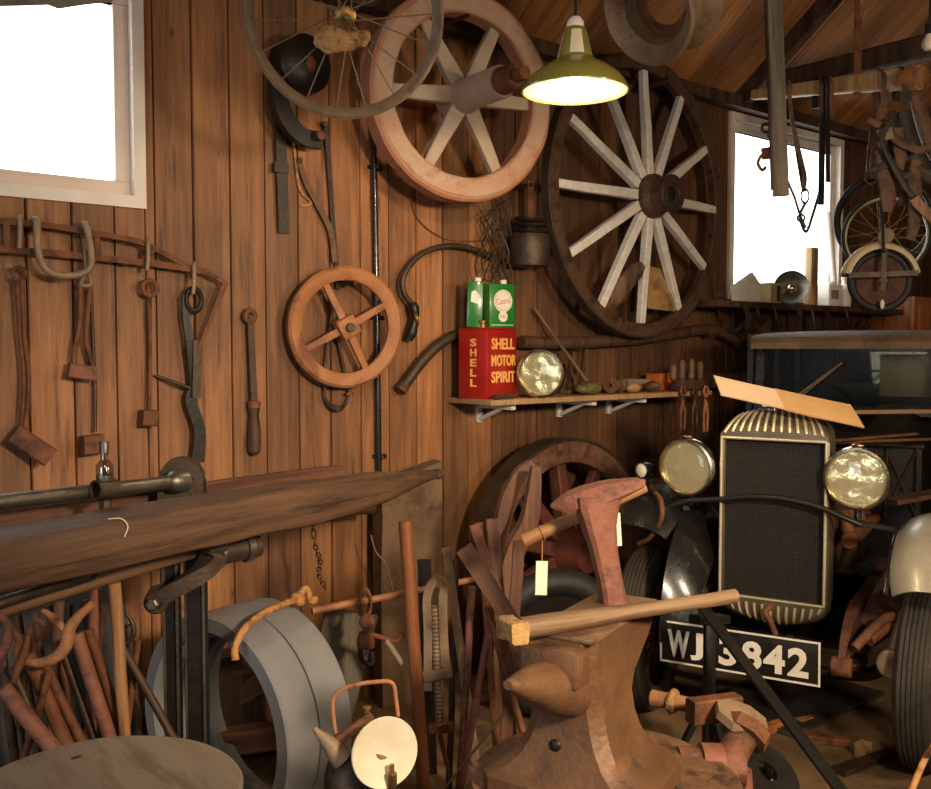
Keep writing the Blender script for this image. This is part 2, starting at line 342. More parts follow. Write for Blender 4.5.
def glass_m(name, tint=(1, 1, 1), refl=0.12, rough=0.02):
    m = bpy.data.materials.new(name); m.use_nodes = True; nt = m.node_tree; N = nt.nodes; L = nt.links
    N.remove(N['Principled BSDF']); o = N['Material Output']; t = N.new('ShaderNodeBsdfTransparent'); t.inputs[0].default_value = (*tint, 1)
    g = N.new('ShaderNodeBsdfGlossy'); g.inputs['Roughness'].default_value = rough; fz = N.new('ShaderNodeLayerWeight'); pw = N.new('ShaderNodeMath'); pw.operation = 'POWER'; pw.inputs[1].default_value = 5; L.new(fz.outputs['Facing'], pw.inputs[0])
    ad = N.new('ShaderNodeMath'); ad.operation = 'MULTIPLY_ADD'; ad.inputs[1].default_value = 0.7; ad.inputs[2].default_value = refl; L.new(pw.outputs[0], ad.inputs[0])
    mx = N.new('ShaderNodeMixShader'); L.new(ad.outputs[0], mx.inputs[0]); L.new(t.outputs[0], mx.inputs[1]); L.new(g.outputs[0], mx.inputs[2]); L.new(mx.outputs[0], o.inputs[0]); return m
glass = glass_m('window_glass', (0.95, 0.98, 1), 0.06)
lens_g = glass_m('lamp_lens', (0.97, 0.95, 0.88), 0.05, 0.05)
_n = lens_g.node_tree; _o = _n.nodes['Material Output']; _s = _o.inputs[0].links[0].from_socket; _d = _n.nodes.new('ShaderNodeBsdfDiffuse'); _d.inputs[0].default_value = (0.86, 0.82, 0.62, 1)
_x = _n.nodes.new('ShaderNodeMixShader'); _x.inputs[0].default_value = 0.12; _n.links.new(_s, _x.inputs[1]); _n.links.new(_d.outputs[0], _x.inputs[2]); _n.links.new(_x.outputs[0], _o.inputs[0])
nickel = mat('dull_nickel', (104, 92, 72), (126, 112, 88), (82, 68, 50), sc=9, rough=0.38, metal=0.6, bump=0.06, patch=0.4)
flute_m = mat('bright_nickel', (232, 218, 184), (220, 204, 168), sc=9, rough=0.3, metal=0.55, bump=0.03)
darkrust = mat('dark_rust', (72, 42, 28), (98, 58, 38), (54, 34, 24), sc=12, rough=0.75, bump=0.5)
dusty = glass_m('dusty_screen', (0.72, 0.70, 0.62), 0.008, 0.3)
jar_g = glass_m('jar_glass', (0.86, 0.84, 0.78), 0.16)
bulb_m = bpy.data.materials.new('bulb_glow'); bulb_m.use_nodes = True
_b = bulb_m.node_tree.nodes['Principled BSDF']; _b.inputs['Emission Color'].default_value = (1, 0.86, 0.58, 1); _b.inputs['Emission Strength'].default_value = 30

# ------------------------------------------------------------------ the room
X0, X1, YB, ZT = -3.2, 9.2, -4.2, 3.13
RIDGE = -0.3; PIT = math.tan(rad(38)); ZR = ZT+(WALL-RIDGE)*PIT
def xr(px, py=200): return wl(px, py).x
wa0, wa1 = xr(0)-0.75, xr(144, 150)          # left window
za0, za1 = wl(140, 209).z, 2.98
wb0, wb1 = xr(728), xr(841)                  # right window
zb0, zb1 = 1.90, 3.06
def boards(mb, a0, a1, z0, z1, step, holes, place, gap=0.0018, th=0.022):
    """upright boards with open joints; place(a, b, z) -> point, b = depth into the wall"""
    cuts = sorted(set([a0, a1]+[k*step for k in range(math.ceil(a0/step), math.floor(a1/step)+1)]+[h[i] for h in holes for i in (0, 1)]))
    isj = lambda a: abs(a/step-round(a/step)) < 1e-4
    for a, b in zip(cuts, cuts[1:]):
        if b-a < 0.004: continue
        segs = [(z0, z1)]
        for h in holes:
            if a >= h[0]-1e-4 and b <= h[1]+1e-4:
                segs = [q for s in segs for q in ((s[0], min(s[1], h[2])), (max(s[0], h[3]), s[1])) if q[1]-q[0] > 0.005]
        ga = gap if isj(a) else 0; gb = gap if isj(b) else 0
        dz = 0.003*math.sin(a*91.7)
        for q0, q1 in segs:
            c = 0.003
            prof = [(a+ga, c+dz+0.004), (a+ga+c, dz), (b-gb-c, dz), (b-gb, c+dz+0.004), (b-gb, th), (a+ga, th)]
            mb.loft([[place(x, d, q0) for x, d in prof], [place(x, d, q1) for x, d in prof]])
H = [(wa0, wa1, za0, za1), (wb0, wb1, zb0, zb1)]
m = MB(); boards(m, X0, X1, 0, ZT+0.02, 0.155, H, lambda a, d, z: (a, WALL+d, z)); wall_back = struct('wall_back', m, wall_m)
m = MB()
xs = sorted([X0-0.1, wa0, wa1, wb0, wb1, X1+0.1])
for a, b, hh in ((X0-0.1, wa0, None), (wa0, wa1, H[0]), (wa1, wb0, None), (wb0, wb1, H[1]), (wb1, X1+0.1, None)):
    for q0, q1 in ([(-0.1, ZT+0.3)] if hh is None else [(-0.1, hh[2]), (hh[3], ZT+0.3)]):
        m.box(((a+b)/2, WALL+0.062, (q0+q1)/2), (b-a, 0.08, q1-q0))
o = struct('backing', m, dark_gap, wall_back)
m = MB(); m.box(((X0+X1)/2, (YB+WALL)/2, -0.05), (X1-X0+0.4, WALL-YB+0.4, 0.1)); m.sub(3); struct('floor', m, floor_m)
def gable(x, name, side):
    m = MB(); boards(m, YB, WALL, 0, ZT, 0.155, [], lambda a, d, z: (x+side*d, a, z))
    tri = [(YB, ZT), (WALL, ZT), (RIDGE, ZR)]
    m.loft([[(x, a, z) for a, z in tri], [(x+side*0.06, a, z) for a, z in tri]])
    m.box((x+side*0.06, (YB+WALL)/2, ZT/2), (0.06, WALL-YB, ZT+0.1)); struct(name, m, wall2_m)
gable(X0, 'wall_left', -1); gable(X1, 'wall_right', 1)
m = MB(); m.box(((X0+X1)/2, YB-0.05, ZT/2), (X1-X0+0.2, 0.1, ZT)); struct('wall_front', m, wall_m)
cp = 1/math.sqrt(1+PIT*PIT)
for nm, y0, sg in (('ceiling', WALL+0.12, -1), ('ceiling_front', YB-0.1, 1)):
    root = Matrix.Identity(4); L = (y0-RIDGE)*(-sg)/cp; zz = ZT-(0.12 if sg < 0 else 0.1)*PIT+0.03
    if sg > 0: zz = ZR-L*cp*PIT+0.03
    u = V((0, sg*cp, cp*PIT)); n = V((0, -sg*cp*PIT, cp))
    mm = Matrix((V((1, 0, 0)), u, n)).transposed().to_4x4(); mm.translation = V((0, y0, zz))
    m = MB(); boards(m, X0-0.1, X1+0.1, 0, L+0.02, 0.14, [], lambda a, d, z: (a, z, d)); m.box(((X0+X1)/2, L/2, 0.045), (X1-X0+0.3, L+0.1, 0.04))
    o = m.build(nm, roof_m); o.matrix_world = mm; o['kind'] = 'structure'
# eaves board, tie beam and rafter
m = MB(); m.box(((X0+X1)/2, WALL-0.045, ZT-0.025), (X1-X0, 0.09, 0.07)); struct('trim_1', m, beam_m)
xt = wl(738, 85).x
m = MB(); m.bar((xt+0.12, WALL-0.02, 3.22), (xt+0.12, YB+0.1, 3.22), 0.1, 0.13, n=12).rough(0.006, 5); struct('trim_2', m, beam_m)
m = MB(); m.bar((xt-0.02, WALL-0.05, ZT+0.0), (xt-0.02, RIDGE+0.1, ZR-0.12), 0.07, 0.1, n=4); struct('trim_3', m, beam_m)
# windows
def window(name, x0, x1, z0, z1, split, fm):
    fr = MB()
    d0, d1 = WALL-0.018, WALL+0.09; dc = (d0+d1)/2; dd = d1-d0; t = 0.045
    fr.box(((x0+x1)/2, dc, z0+t/2), (x1-x0, dd, t)); fr.box(((x0+x1)/2, dc, z1-t/2), (x1-x0, dd, t))
    fr.box((x0+t/2, dc, (z0+z1)/2), (t, dd, z1-z0-2*t)); fr.box((x1-t/2, dc, (z0+z1)/2), (t, dd, z1-z0-2*t))
    w = struct(name, fr, wpaint)
    c = MB(); a0, a1, b0, b1 = x0+t, x1-t, z0+t, z1-t; s = 0.055; dcc = WALL+0.045
    for q0, q1 in split:
        A, B = a0+(a1-a0)*q0, a0+(a1-a0)*q1
        c.box(((A+B)/2, dcc, b0+s/2), (B-A, 0.04, s), bev=0.004); c.box(((A+B)/2, dcc, b1-s/2), (B-A, 0.04, s), bev=0.004)
        c.box((A+s/2, dcc, (b0+b1)/2), (s, 0.04, b1-b0-2*s), bev=0.004); c.box((B-s/2, dcc, (b0+b1)/2), (s, 0.04, b1-b0-2*s), bev=0.004)
    c.build('casement', fm, w)
    g = MB(); g.box(((a0+a1)/2, dcc, (b0+b1)/2), (a1-a0-0.02, 0.004, b1-b0-0.02)); g.build('pane', glass, w)
    return w
window('window_1', wa0, wa1, za0, za1, ((0, 1),), ppaint)
window('window_2', wb0, wb1, zb0, zb1, ((0, 1),), wpaint)
# ------------------------------------------------------------------ wheels and lamp high on the wall
def spoke_wire(mb, p0, p1, r=0.0016): mb.tube([p0, p1], r, 5)
# wire-spoked rim hanging from the roof
c = dep(345, 16, 3.0); ax = (CAM-c).normalized()+V((0.10, 0, 0)); R = 97*3.0/FPX
t = thing('motorcycle_wheel', 'bare rusty wire-spoked rim hanging high up, overlapping the pale six-spoked wheel', 'wheel', frame(c, ax))
m = MB(); rp = [(R+0.002, 0.02), (R+0.002, -0.02), (R-0.008, -0.024), (R-0.02, -0.016), (R-0.032, 0), (R-0.02, 0.016), (R-0.008, 0.024)]
m.lathe(rp, None, 64, True); m.build('rim', rimrust, t)
m = MB(); m.lathe([(0.018, -0.05), (0.028, -0.048), (0.028, -0.04), (0.016, -0.035), (0.016, 0.03), (0.03, 0.035), (0.03, 0.045), (0.02, 0.05)]); hub = m.build('hub', brass, t)
m = MB(); m.cyl((0, 0, 0.05), (0, 0, 0.085), 0.009); m.build('axle', steel, hub)
for k in range(18):
    a = 2*PI*k/18+0.1; b = a+(0.55 if k % 2 else -0.55); z = 0.04 if k % 4 < 2 else -0.04
    m = MB(); m.tube([(0.026*math.cos(b), 0.026*math.sin(b), z), ((R-0.012)*math.cos(a), (R-0.012)*math.sin(a), 0)], 0.0024, 5); m.build('spoke', rimrust, t)
m = MB(); m.ball((-0.03, -0.075, 0.02), 0.055, 20, (1.25, 0.62, 0.55)); m.ball((0.03, -0.06, 0.02), 0.045, 16, (1.0, 0.7, 0.5)); m.rough(0.02, 22, 2); m.build('mud_cake', mud, t, label='caked lump of dry mud on the hub')
def roof_z(p): return ZT+(WALL-p.y)*PIT if p.y > RIDGE else ZR
top = c+V((0, 0, R-0.01))
solo('hanging_wire', 'thin wire the bare spoked rim hangs from', 'wire', MB().tube([top, V((top.x, top.y, roof_z(top)-0.01))], 0.003, 5), iron)
# pale six-spoked wheel with a long hub
c = dep(460, 98, 4.28); A = RT*0.50-FH*0.857+V((0, 0, -0.03)); R = 102*4.28/FPX
t = thing('flywheel', 'pale iron wheel with red-stained wide rim, six spokes and long hub sticking out', 'wheel', frame(c, A))
MB().ring(R*0.77, R, -0.045, 0.055, None, 64, 0.012).rough(0.006, 9, 1).build('rim', orangeiron, t)
MB().ring(R*0.775, R*0.965, 0.04, 0.062, None, 64, 0.008).rough(0.005, 12, 1).build('rim_face', mottled, t)
for k in range(6):
    a = rad(60*k+2); ca, sa = math.cos(a), math.sin(a)
    m = MB(); m.bar((0.05*ca, 0.05*sa, 0.03), (R*0.82*ca, R*0.82*sa, 0.0), 0.078, 0.05, (0, 0, 1), 0.05, 0.036, n=4); m.rough(0.003, 12, k); m.build('spoke', paleiron, t)
m = MB(); m.lathe([(0.05, -0.1), (0.075, -0.09), (0.08, 0.0), (0.078, 0.06), (0.07, 0.09), (0.068, 0.34), (0.06, 0.355)], None, 24); m.rough(0.003, 15, 3); hub = m.build('hub', paleiron, t)
MB().lathe([(0.058, 0.35), (0.058, 0.36), (0.05, 0.45), (0.04, 0.46)], None, 20).build('axle_end', rust, hub)
MB().lathe([(0.025, 0.455), (0.028, 0.46), (0.026, 0.52), (0.018, 0.525)], None, 14).build('axle_pin', rust, hub)
# iron peg through to the wall
p = c+V((0, 0, R*0.78)); rod('wall_peg', 'iron peg in the wall carrying the pale six-spoked wheel', 'peg', V((p.x, WALL-0.002, p.z-0.012)), V((p.x, c.y-0.06, p.z-0.006)), 0.012, iron)
# cart wheel with white spokes
c = onY(641, 198, WALL-0.17); R = 0.755
t = thing('cart_wheel', 'big cart wheel with twelve flaking white spokes and dark felloes, hung on the wall', 'wheel', frame(c, V((0.05, -1, 0.0))))
for k in range(6):
    MB().lathe([(R-0.075, -0.02), (R-0.071, -0.025), (R-0.006, -0.025), (R-0.006, 0.025), (R-0.071, 0.025), (R-0.075, 0.02)], None, 12, True, 2*PI*k/6+0.262+0.003, 2*PI*(k+1)/6+0.262-0.003).rough(0.003, 8, k).build('felloe', darkwood, t)
MB().ring(R-0.008, R+0.004, -0.027, 0.027, None, 72, 0.002).build('iron_tyre', iron, t)
for k in range(12):
    a = rad(30*k+90); ca, sa = math.cos(a), math.sin(a); e = R-0.071 if k % 2 else R-0.08
    m = MB(); m.bar((0.09*ca, 0.09*sa, 0.05), (e*ca, e*sa, 0.005), 0.054, 0.046, (0, 0, 1), 0.044, 0.036, n=6).rough(0.003, 9, k); m.build('spoke', whitewood, t)
m = MB(); m.lathe([(0.085, -0.1), (0.1, -0.09), (0.118, 0.0), (0.118, 0.1), (0.095, 0.13), (0.092, 0.2)], None, 24); hub = m.build('hub', darkwood, t)
MB().ring(0.05, 0.1, 0.19, 0.215, None, 32).build('hub_band', iron, hub)
MB().ring(0.112, 0.124, 0.03, 0.06, None, 32, 0.002).build('hub_band', iron, hub)
MB().lathe([(0.03, 0.15), (0.04, 0.16), (0.042, 0.2), (0.02, 0.205)], None, 16).build('axle_box', black, hub)
for (dx, dz) in ((-0.1, 0.688), (0.1, 0.688)):
    pass
rod('wall_peg', 'wooden peg in the wall inside the top of the big cart wheel', 'peg', V((c.x+0.12, WALL-0.001, c.z+R-0.13)), V((c.x+0.12, WALL-0.26, c.z+R-0.12)), 0.016, darkwood)
# leaflet card and last standing in the cart wheel's lower rim
b = c+V((0.0, 0, -R+0.093)); 
m = MB(); p = onY(660, 289, WALL-0.15)
fr = frame(p, V((-0.1, -1, 0.1))); hw = 0.098; m.box((0, 0, 0), (0.2, 0.235, 0.014), fr @ Matrix.Rotation(rad(-4), 4, 'Z'), 0.003)
o = solo('canvas_pouch', 'flat tan canvas pouch wedged between the lower spokes of the cart wheel', 'pouch', m.rough(0.004, 14, 3), canvas)
p0 = onY(607, 302, WALL-0.15); p1 = onY(631, 270, WALL-0.16)
fr = frame(p0.lerp(p1, 0.5), V((-0.3, -1, 0)), p1-p0); L = (p1-p0).length
m = MB(); rings = []
for q, wd, h0, h1 in ((0, 0.03, 0.0, 0.03), (0.12, 0.06, 0.0, 0.055), (0.4, 0.066, 0.004, 0.07), (0.6, 0.05, 0.02, 0.06), (0.85, 0.046, 0.0, 0.075), (1, 0.03, 0.0, 0.07)):
    rings.append([fr @ V((wd*math.cos(a), (q-0.5)*L*1.25, (h0+h1)/2+(h1-h0)/2*math.sin(a))) for a in [2*PI*k/12 for k in range(12)]])
m.loft(rings); m.rough(0.003, 14)
solo('wooden_shoe_last', 'brown wooden shoe last leaning inside the foot of the cart wheel', 'shoe last', m, oldwood)

# pendant lamp
c = dep(575, 92, 3.26)
t = thing('pendant_lamp', 'lit pendant lamp with olive enamel shade hanging on a cord from the roof', 'lamp', Matrix.Translation(c))
m = MB(); o_ = [(0.18, 0.0), (0.181, 0.004), (0.172, 0.024), (0.15, 0.052), (0.115, 0.078), (0.075, 0.1), (0.06, 0.112)]; i_ = [(r-0.004, z-0.001) for r, z in o_[1:]]
m.lathe(o_+[(0.054, 0.112)]+i_[::-1]+[(0.176, 0.0)], None, 48, True); sh = m.build('lamp_shade', shade_g, t)
m = MB(); m.lathe([(r-0.006, z-0.001) for r, z in o_[1:]], None, 48); m.build('inner_coat', shade_w, sh, 'white enamelled inside of the shade')
MB().lathe([(0.058, 0.108), (0.058, 0.114), (0.047, 0.16), (0.038, 0.2), (0.033, 0.212), (0.02, 0.213)], None, 28).build('neck', shade_g, t)
for s in range(3):
    a = rad(-130+120*s); m = MB(); m.lathe([(0.0605, 0.116), (0.0495, 0.16), (0.0405, 0.198), (0.0385, 0.198), (0.0475, 0.16), (0.0585, 0.116)], None, 8, True, a-0.42, a+0.42); m.build('neck_glint', enamel, t, 'cream panel on the olive neck')  # cream strips stand in for the light reflected on the neck
MB().lathe([(0.028, 0.21), (0.03, 0.214), (0.028, 0.232), (0.018, 0.247), (0.008, 0.25)], None, 20).build('ceramic_cap', white, t)
zc = roof_z(c)-c.z
MB().tube([(0, 0, 0.245), (0.001, 0, zc*0.6), (0, 0, zc)], 0.0045, 8).build('cord', black, t)
b = MB(); b.ball((0, 0, 0.03), 0.032, 16, (1, 1, 1.15)); bl = b.build('bulb', bulb_m, t)
MB().cyl((0, 0, 0.06), (0, 0, 0.11), 0.018).build('bulb_socket', brass, t)
L_ = bpy.data.lights.new('lamp_glow', 'POINT'); L_.energy = 20; L_.color = (1.0, 0.76, 0.46); L_.shadow_soft_size = 0.03
lo = bpy.data.objects.new('lamp_glow', L_); COL.objects.link(lo); lo.location = c+V((0, 0, -0.012))

# steel wheel rim slung under the roof
c = dep(662, 4, 3.9); A = cdir(-0.62, -0.5, -0.45)
t = thing('drum_rim', 'rusty deep steel wheel rim slung under the roof above the cart wheel', 'wheel rim', frame(c, A))
R = 0.205
m = MB(); m.lathe([(R, 0.11), (R+0.012, 0.1), (R-0.012, 0.075), (R-0.05, 0.05), (R-0.05, -0.05), (R-0.012, -0.075), (R+0.012, -0.1), (R, -0.11), (R-0.02, -0.085), (R-0.066, -0.05), (R-0.06, 0.055), (R-0.02, 0.085)], None, 56, True); m.rough(0.004, 11, 5); m.build('rim', greyrust, t)
MB().ring(0.09, R-0.058, -0.03, -0.02, None, 40).rough(0.003, 14).build('web', rust, t)
top = c+V((0.0, 0, 0.2)); solo('hanging_wire', 'wire loop holding up the rusty deep wheel rim', 'wire', MB().tube([c+V((0, 0, 0.155)), V((top.x, top.y, roof_z(top)-0.01))], 0.004, 6), iron)

# ------------------------------------------------------------------ things hung on the boards, middle
# black pulley block with straps
c = wl(309, 62, 0.14)
t = thing('pulley_block', 'black round pulley block with side arm behind the spoked rim', 'pulley', frame(c, OUT))
MB().lathe([(0.12, -0.13), (0.122, -0.09), (0.118, -0.02), (0.1, 0.0), (0.05, 0.015)], None, 32).rough(0.004, 9).build('casing', black, t)
MB().ball((0.0, -0.01, 0.015), 0.024, 12, (1, 1.4, 0.5)).build('boss', rust, t)
m = MB(); m.sweep(smooth([(-0.11, -0.05, -0.06), (-0.1, -0.2, -0.05), (-0.02, -0.29, -0.05), (0.08, -0.3, -0.05)]), [(-0.035, -0.02), (0.035, -0.02), (0.035, 0.02), (-0.035, 0.02)], (0, 0, 1)); m.build('bracket_arm', black, t)
m = MB(); m.cyl((0.05, -0.29, -0.03), (0.05, -0.29, 0.012), 0.02); m.build('bolt', rust, t)
def strap_thing(name, label, cat, pts, off, wd, th, mt, parts=None, group=None):
    P = smooth([wl(a, b, off if not isinstance(off, list) else off[i]) for i, (a, b) in enumerate(pts)], 5)
    return solo(name, label, cat, MB().strap(P, wd, th, OUT), mt, group)
t = thing('hanging_strap', 'broad black strap hanging straight down with a cut end, left of the conduit', 'strap', wl(284, 85, 0.02))
MB(t).strap(smooth([wl(281, 88, 0.03), wl(281, 140, 0.02), wl(283, 200, 0.02), wl(284, 233, 0.015)]), 0.05, 0.006, OUT).build('strap', leather, t)
MB(t).box(wl(281, 168, 0.026), (0.066, 0.014, 0.04)).build('buckle', black, t)
MB(t).cyl(wl(281, 90, 0.0), wl(281, 90, 0.05), 0.012).build('wall_hook', black, t)
t = thing('trace_strap', 'thin dark strap curving down the boards to the brown handwheel', 'strap', wl(320, 200, 0.02))
MB(t).strap(smooth([wl(326, 122, 0.03), wl(330, 180, 0.015), wl(333, 225, 0.012), wl(337, 270, 0.02), wl(338, 290, 0.03)]), 0.022, 0.006, OUT).build('strap', leather, t)
MB(t).strap(smooth([wl(299, 160, 0.015), wl(306, 182, 0.02), wl(318, 205, 0.02), wl(330, 230, 0.022), wl(335, 262, 0.025)]), 0.026, 0.006, OUT).build('strap', brleather, t)
MB(t).cyl(wl(300, 160, 0.0), wl(300, 160, 0.03), 0.012).build('stud', iron, t)
MB(t).cyl(wl(326, 124, 0.0), wl(326, 124, 0.05), 0.012).build('stud', iron, t)
solo('frayed_rope', 'frayed brown cord hanging on the boards beside the broad black strap', 'cord', MB().tube(smooth([wl(293, 135, 0.004), wl(296, 165, 0.006), wl(300, 190, 0.006), wl(311, 203, 0.006), wl(300, 206, 0.006)]), 0.006, 6), rope_m)
# electric conduit
c = wl(375, 160, 0.025)
t = thing('conduit_pipe', 'thin black conduit pipe running down the boards behind the wheels', 'pipe', c)
MB(t).tube([wl(372, 40, 0.022), wl(374, 160, 0.022), wl(377, 320, 0.022), wl(379, 474, 0.022)], 0.0135, 10).build('pipe', carblack, t)
for y in (168, 318, 456):
    x = 374+(y-160)*0.0165; p = wl(x, y, 0)
    m = MB(t); m.box(p+V((0, -0.004, 0)), (0.075, 0.006, 0.018)); m.cyl(p+V((0, -0.03, -0.009)), p+V((0, -0.03, 0.009)), 0.018)
    m.cyl(p+V((-0.03, 0, 0)), p+V((-0.03, -0.014, 0)), 0.007); m.cyl(p+V((0.03, 0, 0)), p+V((0.03, -0.014, 0)), 0.007); m.build('clip', black, t)
# handwheel
c = wl(345.5, 327, 0.10); A = V((-0.16, -1, -0.05)); R = 0.262
t = thing('handwheel', 'brown iron handwheel with four spokes and square hub hung on the boards', 'wheel', frame(c, A))
MB().lathe([(R-0.062, -0.008), (R-0.05, -0.02), (R-0.012, -0.022), (R, -0.012), (R, 0.014), (R-0.012, 0.024), (R-0.045, 0.021), (R-0.062, 0.01)], None, 64, True).rough(0.002, 10).build('rim', wheelbrown, t)
for a in (28, 118, 208, 298):
    a = rad(a); ca, sa = math.cos(a), math.sin(a); MB().bar((0.02*ca, 0.02*sa, 0.01), ((R-0.05)*ca, (R-0.05)*sa, 0), 0.034, 0.022, (0, 0, 1), 0.028, 0.02, n=3).build('spoke', wheelbrown, t)
m = MB(); m.box((0, 0, 0.012), (0.09, 0.09, 0.07), Matrix.Rotation(rad(30), 4, 'Z'), 0.012); hub = m.build('hub', wheelbrown, t)
m = MB(); m.cyl((0, 0, 0.045), (0, 0, 0.065), 0.02); m.build('bolt', iron, hub)
rod('wall_peg', 'iron peg through the top of the brown handwheel', 'peg', c+V((0.02, 0.098, R-0.075)), c+V((0.02, -0.05, R-0.072)), 0.009, iron)
t = thing('belt_loop', 'dark leather belt loop hanging behind the brown handwheel', 'belt', wl(338, 380, 0.03))
MB(t).strap(smooth([wl(334, 290, 0.05), wl(329, 340, 0.035), wl(325, 385, 0.03), wl(329, 404, 0.03), wl(341, 408, 0.03), wl(349, 396, 0.03), wl(345, 370, 0.035), wl(338, 330, 0.045), wl(334, 290, 0.05)]), 0.03, 0.006, V((1, -0.55, 0))).build('belt', leather, t)
m = MB(t); m.tube(smooth([wl(347, 395, 0.045), wl(354, 389, 0.05), wl(358, 385, 0.05), wl(352, 393, 0.05)]), 0.007, 6); m.build('buckle', wheelbrown, t)
MB(t).cyl(wl(334, 291, 0.0), wl(334, 291, 0.07), 0.01).build('stud', iron, t)
# curved pipe with nozzle
t = thing('hose_pipe', 'dark pipe bent into a hook with a clamped nozzle, between handwheel and oil cans', 'pipe', wl(410, 330, 0.05))
MB(t).tube(smooth([wl(492, 257, 0.04), wl(470, 248, 0.05), wl(446, 246, 0.05), wl(420, 255, 0.05), wl(404, 275, 0.05), wl(404, 293, 0.05), wl(413, 305, 0.05)]), 0.0135, 10).build('pipe', iron, t)
MB(t).tube(smooth([wl(412, 303, 0.05), wl(415, 315, 0.06), wl(412, 330, 0.05), wl(408, 340, 0.04)]), [0.02, 0.022, 0.024, 0.026, 0.024, 0.022, 0.02, 0.017, 0.018, 0.02, 0.022, 0.024, 0.026, 0.027, 0.026, 0.024, 0.022, 0.021, 0.02][:19], 10).build('nozzle', black, t)
m = MB(t); p = wl(416, 318, 0.06); m.torus(0.03, 0.008, frame(p, (1, -0.6, 0.3)), 20, 8); m.build('clamp_ring', brass, t)
MB(t).cyl(wl(492, 257, 0), wl(492, 257, 0.05), 0.014).build('wall_stub', iron, t)
t = thing('curved_pipe', 'thick dark curved pipe end reaching out from behind the red petrol can', 'pipe', wl(425, 365, 0.04))
P = smooth([wl(400, 391, 0.05), wl(410, 377, 0.05), wl(424, 359, 0.05), wl(441, 343, 0.05), wl(460, 334, 0.05), wl(500, 330, 0.06)])
MB(t).tube(P, 0.026, 12).build('pipe', iron, t)
MB(t).tube([P[0], P[3]], [0.03, 0.028], 12).build('nozzle', rust, t)
# file with wooden handle
t = thing('file', 'long rusty file with turned wooden handle hanging alone on the boards', 'file', wl(252, 380, 0.03))
P0, P1, P2 = wl(250, 316, 0.03), wl(254, 402, 0.028), wl(254.5, 455, 0.028)
MB(t).bar(P0, P1, 0.028, 0.012, OUT, 0.03, 0.012, n=3).rough(0.001, 20).build('blade', iron, t)
m = MB(t); m.torus(0.022, 0.012, frame(P0, (0.15, -1, 0)), 20, 8); m.build('eye', rust, t)
m = MB(t); ax = P2-P1; L = ax.length; m.lathe([(0.014, 0), (0.023, 0.005), (0.024, 0.03), (0.02, 0.05), (0.027, 0.12), (0.029, L*0.75), (0.026, L*0.93), (0.012, L)], frame(P1, ax), 16); h = m.build('handle', darkwood, t)
MB(t).cyl(P1-ax*0.02, P1+ax*0.12, 0.0265).build('ferrule', rust, h)
MB(t).cyl(wl(250, 316, -0.0), wl(250, 316, 0.05), 0.007).build('nail', iron, t)
# hanging carbide can and wire tangle
t = thing('oil_kettle', 'dark metal kettle with stacked wire clips hanging left of the cart wheel', 'can', wl(528, 268, 0.12))
c = wl(530, 250, 0.13); z = lambda d: c+V((0, 0, d))
MB(t).lathe([(0.06, -0.085), (0.094, -0.08), (0.1, -0.05), (0.1, 0.055), (0.092, 0.075), (0.06, 0.08)], Matrix.Translation(c), 28).build('body', iron, t)
for d, r in ((0.095, 0.088), (0.125, 0.08), (0.15, 0.072)):
    MB(t).torus(r, 0.008, Matrix.Translation(z(d)) @ Matrix.Rotation(rad(8), 4, 'X'), 28, 8).build('ring', black, t)
MB(t).strap([z(0.08), z(0.2), z(0.34)], 0.04, 0.008, OUT).build('hanger', rust, t)
MB(t).cyl(V((c.x, WALL, c.z+0.32)), V((c.x, c.y-0.02, c.z+0.32)), 0.01).build('hook', iron, t)
random.seed(11); P = []
base = wl(492, 240, 0.05)
for k in range(26):
    P.append(base+V((0.11*math.sin(k*2.3)+0.03*math.sin(k*0.7), -0.03-0.02*math.cos(k*1.9), 0.22*math.cos(k*1.37)-0.01*k+0.08)))
solo('wire_tangle', 'tangle of thin rusty wire hanging above the green oil cans', 'wire', MB().tube(smooth(P, 6), 0.0035, 5), iron)
solo('wire_loop', 'thin sagging wire loop on the boards under the pale wheel', 'wire', MB().tube(smooth([wl(410, 190, 0.01), wl(416, 215, 0.01), wl(432, 232, 0.01), wl(455, 241, 0.01), wl(488, 240, 0.02)]), 0.003, 5), rust)
# long curved yoke pole
P = smooth([wl(522, 342, 0.07), wl(560, 343, 0.07), wl(610, 341, 0.07), wl(660, 336, 0.07), wl(700, 330, 0.07), wl(722, 333, 0.07), wl(738, 345, 0.06)])
t = thing('yoke_pole', 'long dark curved wooden pole fixed along the boards below the cart wheel', 'pole', wl(620, 345, 0.07))
MB(t).tube(P, 0.033, 12).rough(0.004, 6).build('pole', darkwood, t)
for q in (8, 26): MB(t).bar(V((P[q].x, WALL, P[q].z-0.015)), V((P[q].x, WALL-0.11, P[q].z-0.04)), 0.03, 0.02).build('peg', iron, t)
